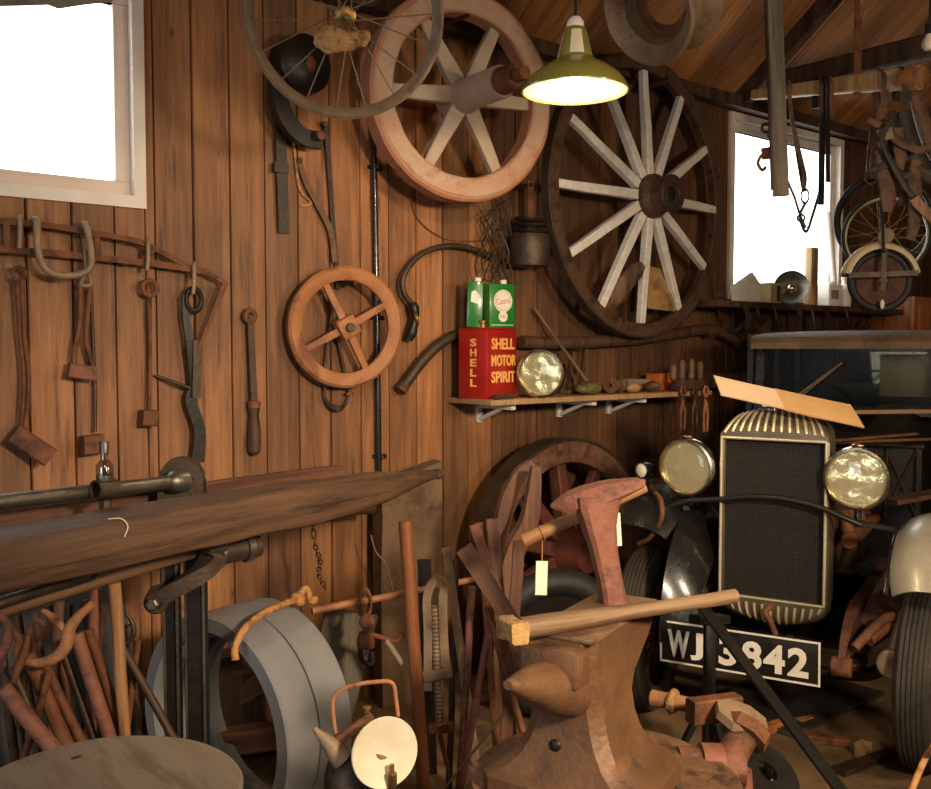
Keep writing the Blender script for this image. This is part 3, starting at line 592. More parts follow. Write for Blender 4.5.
# ------------------------------------------------------------------ shelf and what stands on it
SZ = 1.357
sx0, sx1 = onY(492, 400, 3.27).x, onY(712, 386, 3.27).x
m = MB(); m.box(((sx0+sx1)/2, 3.434, SZ-0.013), (sx1-sx0, 0.325, 0.026), None, 0.003); m.sub(2).rough(0.004, 3, 2)
solo('shelf_plank', 'long pale plank shelf on small brackets under the cart wheel', 'shelf', m, palewood)
for px in (501, 582, 632):
    x = onY(px, 405, 3.42).x
    t = thing('shelf_bracket', {501: 'small pale shelf bracket under the red petrol can end', 582: 'small pale shelf bracket in the middle of the plank shelf', 632: 'small pale shelf bracket nearest the hanging tools'}[px], 'bracket', (x, WALL, SZ-0.13), 'shelf brackets')
    MB(t).box((x, WALL-0.012, SZ-0.078), (0.03, 0.024, 0.1), None, 0.003).build('wall_leg', whitewood, t)
    MB(t).box((x, WALL-0.14, SZ-0.041), (0.03, 0.26, 0.028), None, 0.003).build('arm', whitewood, t)
    MB(t).bar((x, WALL-0.02, SZ-0.115), (x, WALL-0.19, SZ-0.05), 0.022, 0.018).build('brace', whitewood, t)
# red petrol can
c0 = onY(487, 402, 3.335); c0.z = SZ+0.001
rz = Matrix.Rotation(rad(15), 4, 'Z'); F = Matrix.Translation(c0) @ rz      # local x = front face, y = depth, z up
t = thing('petrol_can', 'square red petrol can with yellow lettering at the left end of the shelf', 'can', F)
CW, CD, CH = 0.255, 0.165, 0.325
MB().box((CW/2, CD/2, CH/2), (CW, CD, CH), None, 0.007).build('body', canred, t)
m = MB(); m.box((CW/2, CD/2, CH+0.003), (CW*0.99, CD*0.98, 0.006), None, 0.002); m.build('top_seam', canred, t)
m = MB(); m.cyl((0.045, CD*0.35, CH), (0.045, CD*0.35, CH+0.03), 0.02); m.cyl((0.045, CD*0.35, CH+0.026), (0.045, CD*0.35, CH+0.042), 0.024); m.build('cap', brass, t)
m = MB(); m.tube(smooth([(-0.01+CW*0.4, CD*0.5, CH+0.003), (CW*0.42, CD*0.5, CH+0.02), (CW*0.75, CD*0.5, CH+0.02), (CW*0.78, CD*0.5, CH+0.003)]), 0.004, 6); m.build('handle', canred, t)
ff = lambda x, z: frame((x, 0.0005, z), (0, -1, 0)); sf = lambda y, z: frame((0.0005, y, z), (-1, 0, 0))
m = MB()
for k, (s_, wd) in enumerate((('SHELL', 0.195), ('MOTOR', 0.21), ('SPIRIT', 0.205))):
    text_mb(m, s_, ff(0.03+wd/2+0.005, CH-0.068-0.078*k), wd, 0.054, 0.002, 0.03)
m.build('lettering', letter, t, 'yellow lettering')
m = MB()
for k, ch in enumerate('SHELL'): text_mb(m, ch, sf(CD*0.47, CH-0.062-0.047*k), 0.036, 0.036, 0.002, 0.03)
m.build('lettering', letter, t, 'yellow lettering')
# oil cans on top
def oil_can(label, fr, w_, d_, h_, logo, capx):
    t = thing('oil_can', label, 'can', fr, 'green oil cans')
    MB().box((0, 0, h_/2), (w_, d_, h_), None, 0.006).build('body', cangreen, t)
    m = MB(); m.cyl((capx, 0, h_-0.002), (capx, 0, h_+0.02), 0.016); m.build('cap', white, t)
    if logo:
        q = frame((0.004, -d_/2-0.0003, h_*0.61), (0, -1, 0))
        MB().lathe([(0.0535, 0), (0.0535, 0.0012), (0.047, 0.0012), (0.047, 0)], q, 40, True).build('badge_ring', white, t)
        MB().lathe([(0.0001, 0.0003), (0.0455, 0.0003), (0.0455, 0.001), (0.0001, 0.001)], q, 40).build('badge_disc', white, t)
        MB().prism([(-0.036, -0.02), (-0.03, -0.03), (0.034, -0.012), (0.04, 0.018), (0.034, 0.026), (-0.034, 0.008)], 0.001, 0.0016, q).build('badge_band', white, t)
        m = MB(); text_mb(m, 'Castrol', q @ Matrix.Translation((0, 0.0, 0.0012)) @ Matrix.Rotation(rad(8), 4, 'Z'), 0.078, 0.029, 0.001, 0.0); m.build('lettering', signred, t, 'red lettering')
        q2 = frame((0.004, -d_/2-0.0003, h_*0.26), (0, -1, 0))
        MB().lathe([(0.0001, 0.0003), (0.026, 0.0003), (0.026, 0.001), (0.0001, 0.001)], q2, 30).build('badge_disc', white, t)
        m = MB(); text_mb(m, 'XXL', q2 @ Matrix.Translation((0, 0, 0.001)), 0.034, 0.015, 0.001, 0.0); m.build('lettering', signred, t, 'red lettering')
        m = MB(); m.box((0, -d_/2-0.0005, 0.014), (w_*0.86, 0.001, 0.003)); m.build('rule', white, t, 'thin white line at the foot')
    else:
        m = MB(); m.prism([(-0.02, 0.12), (0.016, 0.11), (0.02, 0.15), (0.0, 0.175), (-0.018, 0.165)], 0.0003, 0.001, frame((0, -d_/2-0.0003, 0), (0, -1, 0))); m.build('badge', white, t)
    return t
top = c0.z+CH+0.0075
p = F @ V((0.18, 0.06, 0)); oil_can('green oil can with round white badge, standing on the red petrol can', Matrix.Translation(V((p.x, p.y, top))) @ Matrix.Rotation(rad(-6), 4, 'Z'), 0.148, 0.07, 0.21, True, 0.03)
p = F @ V((0.036, 0.10, 0)); oil_can('narrow green oil can seen edge-on, left of the badged one', Matrix.Translation(V((p.x, p.y, top))) @ Matrix.Rotation(rad(-38), 4, 'Z') @ Matrix.Rotation(rad(2), 4, 'Y'), 0.074, 0.07, 0.215, False, 0.01)
# headlamp builder, shared with the car
def headlamp(t, R, depth, par_m=None):
    """lamp facing local +z: shell, rim, reflector, bulb, lens"""
    MB().lathe([(R*0.12, -depth), (R*0.45, -depth*0.9), (R*0.78, -depth*0.62), (R*0.95, -depth*0.25), (R, 0), (R*0.97, 0), (R*0.92, -depth*0.24), (R*0.75, -depth*0.58), (R*0.42, -depth*0.84), (R*0.1, -depth*0.94)], None, 40, True).build('shell', chrome if par_m is None else par_m, t)
    MB().lathe([(R*0.9, 0.0), (R*0.9, 0.012), (R*0.94, 0.02), (R*1.02, 0.018), (R*1.06, 0.004), (R*1.05, -0.012), (R, -0.016), (R*0.97, 0.0)], None, 48, True).build('rim', chrome, t)
    m = MB(); m.lathe([(R*(0.1+0.8*q), -depth*0.8*(1-(0.1+0.9*q)**2)-0.002) for q in (0, 0.15, 0.3, 0.45, 0.6, 0.75, 0.9, 1.0)], None, 40); rf = m.build('reflector', reflector, t)
    MB().ball((0, 0, -depth*0.5), R*0.1, 12).build('bulb', enamel, rf)
    m = MB(); n = 8; m.lathe([(R*0.9*math.sin(q/n*PI/2)+0.0003, 0.004+0.022*math.cos(q/n*PI/2)) for q in range(n+1)][::-1], None, 40); m.build('lens', lens_g, t)
c = onY(541, 372, 3.27); c.z = SZ+0.117
t = thing('headlamp', 'loose chrome headlamp lying on the shelf against the red petrol can', 'headlamp', frame(c, cdir(-0.30, -0.86, -0.05)))
headlamp(t, 0.112, 0.13)
MB().cyl((0, -0.05, -0.11), (0, -0.11, -0.06), 0.02).build('stem', iron, t)
# clutter on the shelf
def on_shelf(px, py, Y=3.4): p = onY(px, py, Y); return V((p.x, Y, SZ+0.0015))
rod('leaning_stick', 'brown stick leaning on the wall behind the loose chrome headlamp', 'stick', V((onY(594, 389, 3.4).x, 3.4, SZ+0.012)), onY(534, 308, 3.565), 0.012, oldwood, 0.009)
rod('thin_lath', 'thin dark lath leaning at the back of the shelf under the curved pole', 'stick', V((on_shelf(584, 388).x, 3.46, SZ+0.004)), onY(574, 346, 3.55), 0.008, darkwood, square=(0.018, 0.008))
rod('thin_lath', 'shorter dark lath leaning just right of its twin under the curved pole', 'stick', V((on_shelf(596, 388).x, 3.46, SZ+0.004)), onY(587, 344, 3.55), 0.008, darkwood, square=(0.016, 0.008))
def lump(name, label, cat, p, s, mt, amt=0.012, sc=14, seed=1):
    m = MB(); m.ball((0, 0, s[2]), 1, 18, s); m.rough(amt, sc, seed); zz = min(v.co.z for v in m.bm.verts)
    for v in m.bm.verts: v.co.z -= zz; v.co += V(p)
    return solo(name, label, cat, m, mt)
clothgreen = mat('olive_cloth', (92, 88, 44), (120, 112, 62), (70, 58, 36), sc=14, rough=0.9, bump=0.5)
lump('olive_rag', 'crumpled olive-green rag on the shelf right of the loose headlamp', 'rag', on_shelf(588, 389, 3.36), (0.085, 0.06, 0.035), clothgreen)
m = MB(); p = on_shelf(586, 380, 3.46); m.bar(p+V((-0.16, 0, 0.012)), p+V((0.2, 0.02, 0.012)), 0.05, 0.02).rough(0.003); solo('lath', 'short wooden slat lying along the back of the shelf behind the olive rag', 'slat', m, oldwood)
greypaper = mat('grey_paper', (120, 108, 92), (150, 136, 116), sc=8, rough=0.5, bump=0.3)
p = on_shelf(636, 377, 3.5); m = MB(); m.prism([(-0.13, 0), (0.12, 0), (0.13, 0.03), (0.05, 0.06), (-0.12, 0.07)], -0.05, 0.05, frame(p, OUT)); m.sub().rough(0.012, 10); 
for v in m.bm.verts: v.co.z = max(v.co.z, p.z+0.001)
solo('paper_packet', 'crumpled grey paper packet at the back of the shelf by the orange box', 'packet', m, greypaper)
orange = mat('orange_card', (196, 96, 34), (210, 112, 44), (150, 74, 30), sc=6, rough=0.7)
p = on_shelf(660, 376, 3.48)
t = thing('orange_box', 'small orange cardboard box on the shelf beside the upright tool handles', 'box', p)
MB().box((0, 0, 0.045), (0.15, 0.08, 0.09), None, 0.003).build('body', orange, t); MB().box((0.0, 0, 0.091), (0.152, 0.082, 0.004)).build('lid', orange, t)
p = on_shelf(615, 384, 3.36); m = MB(); m.lathe([(0.012, -0.05), (0.04, -0.05), (0.042, -0.04), (0.03, -0.03), (0.03, 0.03), (0.042, 0.04), (0.04, 0.05), (0.012, 0.05)], frame(p+V((0, 0, 0.042)), cdir(-0.6, -0.7)), 22, True); solo('wooden_pulley', 'small brown wooden pulley lying on the shelf in front of the grey packet', 'pulley', m, oldwood)
lump('wooden_mallet_head', 'rounded tan wooden mallet head on the shelf front, right of the small pulley', 'mallet', on_shelf(633, 388, 3.34), (0.05, 0.04, 0.028), palewood, 0.006)
lump('leather_roll', 'rolled scrap of brown leather on the shelf just left of the orange box', 'leather scrap', on_shelf(652, 384, 3.36), (0.04, 0.055, 0.03), brleather, 0.008)
p = on_shelf(622, 378, 3.44); rod('wooden_dowel', 'loose turned wooden handle lying along the shelf behind the small pulley', 'handle', p+V((-0.1, 0.02, 0.024)), p+V((0.14, -0.01, 0.022)), 0.022, handwood, 0.017, rough=0.003)
p = on_shelf(520, 398, 3.29); rod('short_stick', 'dark stick lying on the shelf front under the loose headlamp', 'stick', p+V((-0.16, -0.0, 0.012)), p+V((0.0, 0.02, 0.012)), 0.012, darkwood, 0.01)
p = on_shelf(728, 382, 3.5)
t = thing('wooden_tray', 'low dark wooden tray at the far end of the shelf beyond the upright tools', 'tray', (p.x, 3.5, SZ+0.001))
MB(t).box(p+V((-0.12, 0, 0.008)), (0.42, 0.16, 0.016), None, 0.003).build('bottom', darkwood, t); MB(t).box(p+V((-0.12, -0.073, 0.05)), (0.42, 0.014, 0.07), None, 0.003).build('side', darkwood, t); MB(t).box(p+V((-0.12, 0.073, 0.05)), (0.42, 0.014, 0.07), None, 0.003).build('side', darkwood, t)
# row of tools in a rack at the right end of the shelf
rx = [673, 682, 691, 700]
p = on_shelf(688, 386, 3.31)
t = thing('tool_rack', 'low wooden rack at the right end of the shelf holding upright tools', 'rack', p)
MB(t).box(p+V((0.0, 0.0, 0.03)), (0.24, 0.05, 0.06), None, 0.003).build('block', darkwood, t)
for i, px in enumerate(rx):
    q = onY(px, 380, 3.31); q.z = SZ+0.062
    tt = thing('chisel', ('upright tool with dark rounded handle in the rack, nearest the orange box', 'upright tool with dark rounded handle, second in the rack from the orange box', 'upright tool with dark rounded handle, third in the rack from the orange box', 'upright tool with dark rounded handle, farthest in the rack from the orange box')[i], 'hand tool', q, 'upright handles in the shelf rack')
    m = MB(); h = (0.085, 0.11, 0.115, 0.1)[i]; m.lathe([(0.012, 0), (0.02, 0.012), (0.018, h*0.4), (0.022, h*0.8), (0.012, h), (0.002, h+0.002)], None, 16); m.build('handle', oldwood, tt)
    MB().lathe([(0.0135, -0.001), (0.0145, 0.0), (0.0185, 0.014), (0.017, 0.016)], None, 14).build('ferrule', rust, tt)
def pliers(label, px, y0, y1, Y, spread, mt, group):
    a, b = onY(px, y0, Y), onY(px, y1, Y); L = a.z-b.z
    t = thing('pliers', label, 'pliers', Matrix.Translation(a), group)
    for s in (-1, 1):
        MB().tube(smooth([(s*0.004, 0, 0.0), (s*0.02, 0, -L*0.12), (-s*0.004, 0, -L*0.3), (s*spread, 0, -L*0.6), (s*spread*0.8, 0, -L)]), [0.007]*6+[0.009]*6+[0.011]*6+[0.008]*6+[0.006], 7).build('arm', mt, t)
    MB().cyl((0, 0.012, -L*0.28), (0, -0.014, -L*0.28), 0.012).build('rivet', iron, t)
    return t
for i, (px, y0, y1, sp, lb) in enumerate(((683, 386, 430, 0.018, 'small rusty pliers hanging off the shelf front, leftmost of three'), (695, 388, 426, 0.02, 'small rusty pliers hanging off the shelf front, middle of three'), (706, 386, 432, 0.016, 'small rusty pliers hanging off the shelf front, nearest the car'))):
    pliers(lb, px, y0, y1, 3.25, sp, (rust, iron, wheelbrown)[i], 'pliers hanging off the shelf')
    q = onY(px, y0, 3.25); rod('shelf_nail', ('nail in the shelf front holding the leftmost pliers', 'nail in the shelf front holding the middle pliers', 'nail in the shelf front holding the pliers nearest the car')[i], 'nail', V((q.x, 3.272, SZ-0.012)), V((q.x, 3.24, SZ-0.008)), 0.0035, iron, group='nails in the shelf front')

# ------------------------------------------------------------------ iron rail and tongs under the left window
RO = 0.06
q = lambda x, y, o=RO: wl(x, y, o)
t = thing('iron_rail', 'long rusty iron rack with two bars under the left window, tools hung along it', 'rack', q(100, 260))
MB(t).strap(smooth([q(-60, 211), q(0, 221), q(50, 226), q(90, 233), q(135, 241), q(160, 252), q(182, 264)]), 0.02, 0.024, OUT).build('upper_bar', rust, t)
MB(t).strap(smooth([q(-60, 243), q(0, 249), q(60, 254), q(120, 260), q(170, 266), q(207, 272)]), 0.024, 0.014, OUT).build('lower_bar', rust, t)
for a, b in (((6, 222), (6, 249)), ((96, 234), (98, 257)), ((20, 223), (19, 250)), ((148, 247), (152, 263))):
    MB(t).bar(q(*a), q(*b), 0.022, 0.02, OUT).build('upright', rust, t)
MB(t).bar(q(205, 272), q(226, 283), 0.018, 0.012, OUT).build('end_arm', rust, t)
MB(t).bar(q(226, 281), q(198, 350), 0.024, 0.01, OUT, 0.014, 0.01).build('end_blade', rust, t)
MB(t).cyl(q(152, 251, 0.0), q(152, 251, 0.085), 0.012).build('bolt', iron, t)
for x in (10, 125): MB(t).bar(q(x, 250+(x*0.1), 0.0), q(x, 250+(x*0.1), 0.055), 0.02, 0.02).build('wall_stud', iron, t)
ro = 0.085
t = thing('shackle', 'big U-shaped iron shackle hooked over the rail under the left window', 'shackle', q(62, 250, ro))
MB(t).tube(smooth([q(37, 232, ro-0.045), q(33, 221, ro-0.02), q(37, 222, ro+0.02), q(38, 250, ro+0.02), q(45, 268, ro+0.02), q(58, 275, ro+0.02), q(76, 275, ro+0.02), q(90, 268, ro+0.02), q(91, 250, ro+0.02), q(87, 228, ro+0.02), q(84, 224, ro-0.015), q(84, 235, ro-0.045)]), 0.0125, 10).build('bow', greyrust, t)
def hook_on(t, x, y, name='hook'):
    MB(t).tube(smooth([q(x+1, y+10, RO-0.025), q(x, y-3, RO-0.012), q(x, y-3, RO+0.018), q(x, y+14, RO+0.022), q(x-1, y+26, RO+0.02)]), 0.008, 8).build(name, greyrust, t)
t = thing('long_tongs', 'long thin blacksmith tongs with a block in the jaws, leftmost under the window', 'tongs', q(24, 330, 0.05))
hook_on(t, 20, 222)
MB(t).torus(0.022, 0.008, frame(q(19, 274, 0.05), OUT), 20, 8).build('eye', rust, t)
MB(t).tube(smooth([q(17, 280, 0.05), q(20, 330, 0.04), q(24, 380, 0.04), q(22, 432, 0.05)]), 0.0085, 8).build('rein', rust, t)
MB(t).tube(smooth([q(22, 280, 0.05), q(24, 330, 0.05), q(29, 380, 0.05), q(25, 432, 0.06)]), 0.0085, 8).build('rein', rust, t)
MB(t).bar(q(13, 433, 0.05), q(50, 458, 0.07), 0.07, 0.055, OUT, n=3).rough(0.004, 14).build('jaw_block', rust, t)
t = thing('short_tongs', 'two-armed tongs gripping a square iron lump, below the big shackle', 'tongs', q(85, 330, 0.05))
for i, (a, b, c_, d) in enumerate((((80, 281), (80, 320), (74, 357), (77, 372)), ((91, 281), (87, 320), (87, 345), (95, 372)))):
    MB(t).tube(smooth([q(*a, 0.05), q(*b, 0.05), q(*c_, 0.045), q(*d, 0.05)]), 0.0095, 8).build('arm', rust, t)
MB(t).bar(q(68, 370, 0.055), q(95, 374, 0.055), 0.05, 0.04, OUT).rough(0.003, 16).build('iron_lump', rustred, t)
MB(t).tube(smooth([q(85, 250, 0.075), q(86, 270, 0.07), q(81, 284, 0.055), q(91, 284, 0.055), q(87, 270, 0.07)]), 0.008, 8).build('ring', greyrust, t)
t = thing('bent_rod', 'thin dark rod ending in a rough square block, beside the tongs with the iron lump', 'rod', q(95, 400, 0.04))
MB(t).tube(smooth([q(91, 290, 0.025), q(93, 340, 0.022), q(95, 390, 0.022), q(95, 432, 0.03)]), 0.007, 8).build('rod', iron, t)
MB(t).bar(q(82, 446, 0.05), q(103, 443, 0.05), 0.07, 0.05, OUT).rough(0.004, 14).build('block', rust, t)
MB(t).cyl(q(91, 291, 0), q(91, 291, 0.04), 0.006).build('nail', iron, t)
t = thing('ring_rod', 'slim rod with a ring at the top and a small block at its foot', 'rod', q(150, 340, 0.04))
hook_on(t, 148, 244)
MB(t).torus(0.028, 0.0095, frame(q(150, 288, 0.05), OUT), 24, 8).build('ring', rust, t)
MB(t).tube([q(150, 297, 0.05), q(150, 350, 0.03), q(149, 412, 0.03)], 0.007, 8).build('rod', rust, t)
MB(t).bar(q(141, 418, 0.04), q(156, 418, 0.04), 0.062, 0.05, OUT).rough(0.003, 14).build('block', rust, t)
t = thing('black_tongs', 'heavy black tongs with a loop at the top hanging below the rail end', 'tongs', q(194, 370, 0.05))
hook_on(t, 194, 268)
MB(t).torus(0.036, 0.011, frame(q(194, 300, 0.055), OUT) @ Matrix.Diagonal((0.86, 1.2, 1, 1)), 24, 8).build('loop', black, t)
MB(t).sweep(smooth([q(185, 296, 0.05), q(186, 318, 0.05), q(190, 345, 0.05), q(194, 385, 0.04), q(190, 400, 0.04), q(199, 430, 0.04), q(197, 462, 0.04)]), [(-0.02, -0.008), (0.02, -0.008), (0.02, 0.008), (-0.02, 0.008)], OUT, [0.6+0.02*i for i in range(37)]).build('blade', black, t)
MB(t).bar(q(197, 340, 0.055), q(196, 398, 0.055), 0.034, 0.014, OUT).build('blade', iron, t)
MB(t).tube(smooth([q(154, 375, 0.02), q(165, 379, 0.03), q(176, 383, 0.045), q(190, 388, 0.05)]), [0.004]*3+[0.007]*16, 8).build('spur', iron, t)
# ------------------------------------------------------------------ left bench: beam, vice, plank
P0, P1 = dep(-70, 573, 2.0), dep(441, 474, 3.62)
L = (P1-P0).length; fb = frame(P0, P1-P0)            # local z along the beam, y up
m = MB(); rings = []
for q, w_, h_, oy in ((0, 0.2, 0.125, 0), (0.15, 0.2, 0.125, 0), (0.3, 0.19, 0.125, 0), (0.45, 0.18, 0.125, 0), (0.6, 0.16, 0.125, -0.004), (0.72, 0.14, 0.12, -0.006), (0.82, 0.11, 0.095, -0.002), (0.9, 0.08, 0.065, 0), (0.955, 0.05, 0.042, 0), (0.975, 0.036, 0.032, 0), (0.983, 0.044, 0.042, 0), (0.995, 0.042, 0.04, 0), (1, 0.02, 0.02, 0)):
    rr = []
    for k in range(16):
        a = 2*PI*k/16+PI/16; e = 7 if q < 0.65 else (3.5 if q < 0.85 else 2.2)
        c, s = math.cos(a), math.sin(a)
        rr.append((w_/2*math.copysign(abs(c)**(2/e), c), oy+h_/2*math.copysign(abs(s)**(2/e), s), q*L))
    rings.append(rr)
R2 = []
for i in range(len(rings)-1):
    for k in range(4): R2.append([V(a).lerp(V(b), k/4) for a, b in zip(rings[i], rings[i+1])])
R2.append(rings[-1]); m.loft(R2); m.rough(0.008, 5, 3)
t = thing('wagon_shaft', 'thick old wooden shaft tapering to a knob, lying across the left bench', 'beam', fb)
m.build('shaft', WD('shaft_wood', (76, 52, 36), (104, 74, 50), (50, 34, 24), rough=0.6, bump=0.45), t)
m = MB(); m.tube(smooth([(-0.07, 0.064, 0.213*L-0.02), (-0.095, 0.064, 0.213*L), (-0.105, 0.045, 0.213*L+0.01), (-0.104, 0.02, 0.213*L)]), 0.0016, 6); m.build('wire_staple', cream, t, 'pale bent wire')
# long plank behind it
A0, A1 = dep(-70, 530, 2.25), dep(340, 473, 3.55)
rod('bench_plank', 'thin pale-edged plank lying behind the thick tapered shaft', 'plank', A0, A1, 0, redwood, square=(0.04, 0.06), rough=0.004, n=14)
# leg vice
tv = 2.80; c = dep(184, 620, tv)
AX = (RT*0.2-FH).normalized()                         # faces the camera, roughly
t = thing('leg_vice', 'tall black iron vice with twin legs, domed jaw and long steel bar', 'vice', (c.x, c.y, 0))
FRv = lambda px, py, tt=tv: frame(dep(px, py, tt), AX)
for px, wd in ((171, 0.045), (195, 0.062)):
    top = dep(px, 480, tv); bot = V((top.x, top.y, 0.0)); bx = MB(t); bx.bar(bot, top, wd, 0.05, AX, n=3); bx.build('leg', black, t)
    for s in (-1, 1):
        e = RT*(s*wd*0.42)-FH*0.024; MB(t).bar(V((top.x, top.y, 0.02))+e, top+e-V((0, 0, 0.02)), 0.009, 0.009, AX).build('edge_rail', steel, t)
fj = FRv(181.5, 482, tv-0.02); r = 0.064
poly = [(-r, -0.06), (r, -0.06)]+[(r*math.cos(a), 0.008+r*math.sin(a)) for a in [PI*k/16 for k in range(17)]]
MB(t).prism([(x, y) for x, y in poly], -0.045, 0.04, fj).build('jaw', iron, t)
m = MB(t); b0, b1 = dep(-60, 509, 2.15), dep(176, 481.5, tv-0.07); m.tube([b0, b1], 0.0195, 16); sb = m.build('steel_bar', steel, t)
m = MB(t); d = (b1-b0).normalized(); m.lathe([(0.02, -0.03), (0.03, -0.02), (0.034, 0.0), (0.034, 0.03), (0.02, 0.035)], frame(b1, d), 20); m.build('collar', steel, sb)
# clamp arm under the beam
tc_ = 2.66
m = MB(t); m.sweep(smooth([dep(158, 600, tc_), dep(180, 586, tc_), dep(202, 572, tc_+0.02), dep(214, 556, tc_+0.05), dep(216, 543, tc_+0.05)]), [(-0.03, -0.022), (0.03, -0.022), (0.03, 0.022), (-0.03, 0.022)], V((0, 0, 1))); m.build('clamp_arm', iron, t)
q0 = dep(157, 600, tc_); m = MB(t); m.cyl(q0+AX*0.03, q0-AX*0.05, 0.034, seg=18); nt_ = m.build('clamp_boss', iron, t)
m = MB(t); m.lathe([(0.012, 0.0), (0.018, 0.002), (0.018, 0.03), (0.012, 0.034)], frame(q0+AX*0.028-RT*0.008, AX), 6); m.build('nut', steel, nt_)
m = MB(t); m.cyl(dep(205, 556, tc_+0.06), dep(258, 545, tc_+0.2), 0.036, seg=22); cy = m.build('screw_barrel', iron, t)
m = MB(t); m.ring(0.034, 0.043, -0.012, 0.012, frame(dep(246, 547.5, tc_+0.165), dep(258, 545, tc_+0.2)-dep(205, 556, tc_+0.06)), 28, 0.002); m.build('band', steel, cy)
m = MB(t); m.ring(0.034, 0.044, -0.014, 0.014, frame(dep(215, 554, tc_+0.085), dep(258, 545, tc_+0.2)-dep(205, 556, tc_+0.06)), 28, 0.002); m.build('band', steel, cy)
# drip oiler on the bar
p = b0.lerp(b1, (105+60)/236.0); p = dep(105, 489, 2.47)
t = thing('drip_oiler', 'small glass drip oiler with metal cap standing on the long steel bar', 'oiler', p)
Z = Matrix.Translation
MB().lathe([(0.008, 0.018), (0.02, 0.022), (0.022, 0.03), (0.022, 0.036), (0.012, 0.04)], None, 20).build('base_ring', steel, t)
MB().lathe([(0.0215, 0.036), (0.0225, 0.04), (0.0225, 0.062), (0.016, 0.072), (0.0105, 0.078), (0.0105, 0.1), (0.009, 0.1), (0.009, 0.078), (0.0145, 0.071), (0.021, 0.061), (0.021, 0.04)], None, 28, True).build('glass_jar', jar_g, t)
MB().lathe([(0.0105, 0.094), (0.0125, 0.095), (0.0125, 0.122), (0.011, 0.125), (0.005, 0.126)], None, 20).build('cap', steel, t)
MB().tube([(0, 0, 0.03), (0, 0, 0.098)], 0.0035, 8).build('needle', brass, t)
m = MB(); m.lathe([(0.009, -0.058), (0.016, -0.054), (0.016, -0.03), (0.009, -0.026)], None, 6); m.lathe([(0.026, -0.03), (0.026, 0.03), (0.0205, 0.03), (0.0205, -0.03)], frame((0, 0, 0), b1-b0), 24, True); m.build('clamp', iron, t)
# lever rods below the beam
t = thing('lever_rod', 'cranked iron lever under the tapered shaft with a bolt at its step', 'lever', dep(60, 585, 2.35))
MB(t).tube(smooth([dep(-60, 621, 2.1), dep(0, 603, 2.2), dep(50, 587, 2.32), dep(88, 576, 2.42), dep(93, 570, 2.42), dep(91, 556, 2.42), dep(96, 549, 2.42), dep(108, 548, 2.42)], 5), 0.0155, 10).build('rod', iron, t)
MB(t).cyl(dep(104, 550, 2.37), dep(112, 548, 2.50), 0.02, seg=6).build('bolt', iron, t)
t2 = rod('ash_pole', 'dark pole end running under the shaft towards the vice clamp', 'pole', dep(-60, 628, 2.22), dep(192, 551, 2.74), 0.022, oldwood, rough=0.003)
# dark log on the wall, chain, stone slab
rod('bark_log', 'short dark log resting behind the shaft, beside the tall weathered slab', 'log', dep(236, 517, 3.56), dep(371, 506, 4.06), 0.036, darkwood, rough=0.008, n=10)
top = dep(440, 470, 4.18)
slabm = mat('weathered_slab', (98, 76, 54), (124, 98, 70), (78, 56, 40), sc=6, rough=0.9, bump=0.8, patch=0.46)
P = [dep(374, 490, 4.16), dep(440, 470, 4.32)]
m = MB(); ctr = (P[0]+P[1])/2; wv = V((P[1].x-P[0].x, P[1].y-P[0].y, 0)); wd = wv.length
fr = frame(V((ctr.x, ctr.y, 0)), V((0, 0, 1)), V((wv.y, -wv.x, 0)))
m.prism([(-0.15, -0.045), (0.15, -0.045), (0.15, 0.045), (-0.15, 0.045)], 0.001, 1.04); m.sub(4).rough(0.012, 6, 2)
for v in m.bm.verts: v.co.z = max(v.co.z, 0.001) + (0.04*(v.co.x/0.15) if v.co.z > 0.9 else 0)
ang = math.atan2(wv.y, wv.x)
o = solo('stone_slab', 'tall weathered slab standing upright against the boards behind the orange pole', 'slab', m, slabm, fr=Matrix.Translation(V((ctr.x, ctr.y, 0))) @ Matrix.Rotation(ang, 4, 'Z'))
solo('loose_wire', 'thin wire curling down the front of the tall weathered slab', 'wire', MB().tube(smooth([dep(371, 535, 4.05), dep(376, 552, 4.05), dep(386, 564, 4.05), dep(393, 590, 4.05)]), 0.003, 5), greyrust)
t = thing('wall_chain', 'rusty chain hanging from the dark log in front of the boards', 'chain', dep(316, 520, 3.75))
pts = smooth([dep(312, 516, 3.72), dep(315, 545, 3.72), dep(320, 560, 3.72), dep(319, 575, 3.72), dep(326, 588, 3.72)], 4)
for i in range(0, len(pts)-1, 1):
    a, b = pts[i], pts[i+1]; d = b-a; mdl = (a+b)/2
    f = frame(mdl, RT if i % 2 else FH, d)
    MB(t).torus(0.011, 0.0035, f @ Matrix.Diagonal((0.75, max(d.length/0.02, 1), 1, 1)), 14, 6).build('link', iron, t)

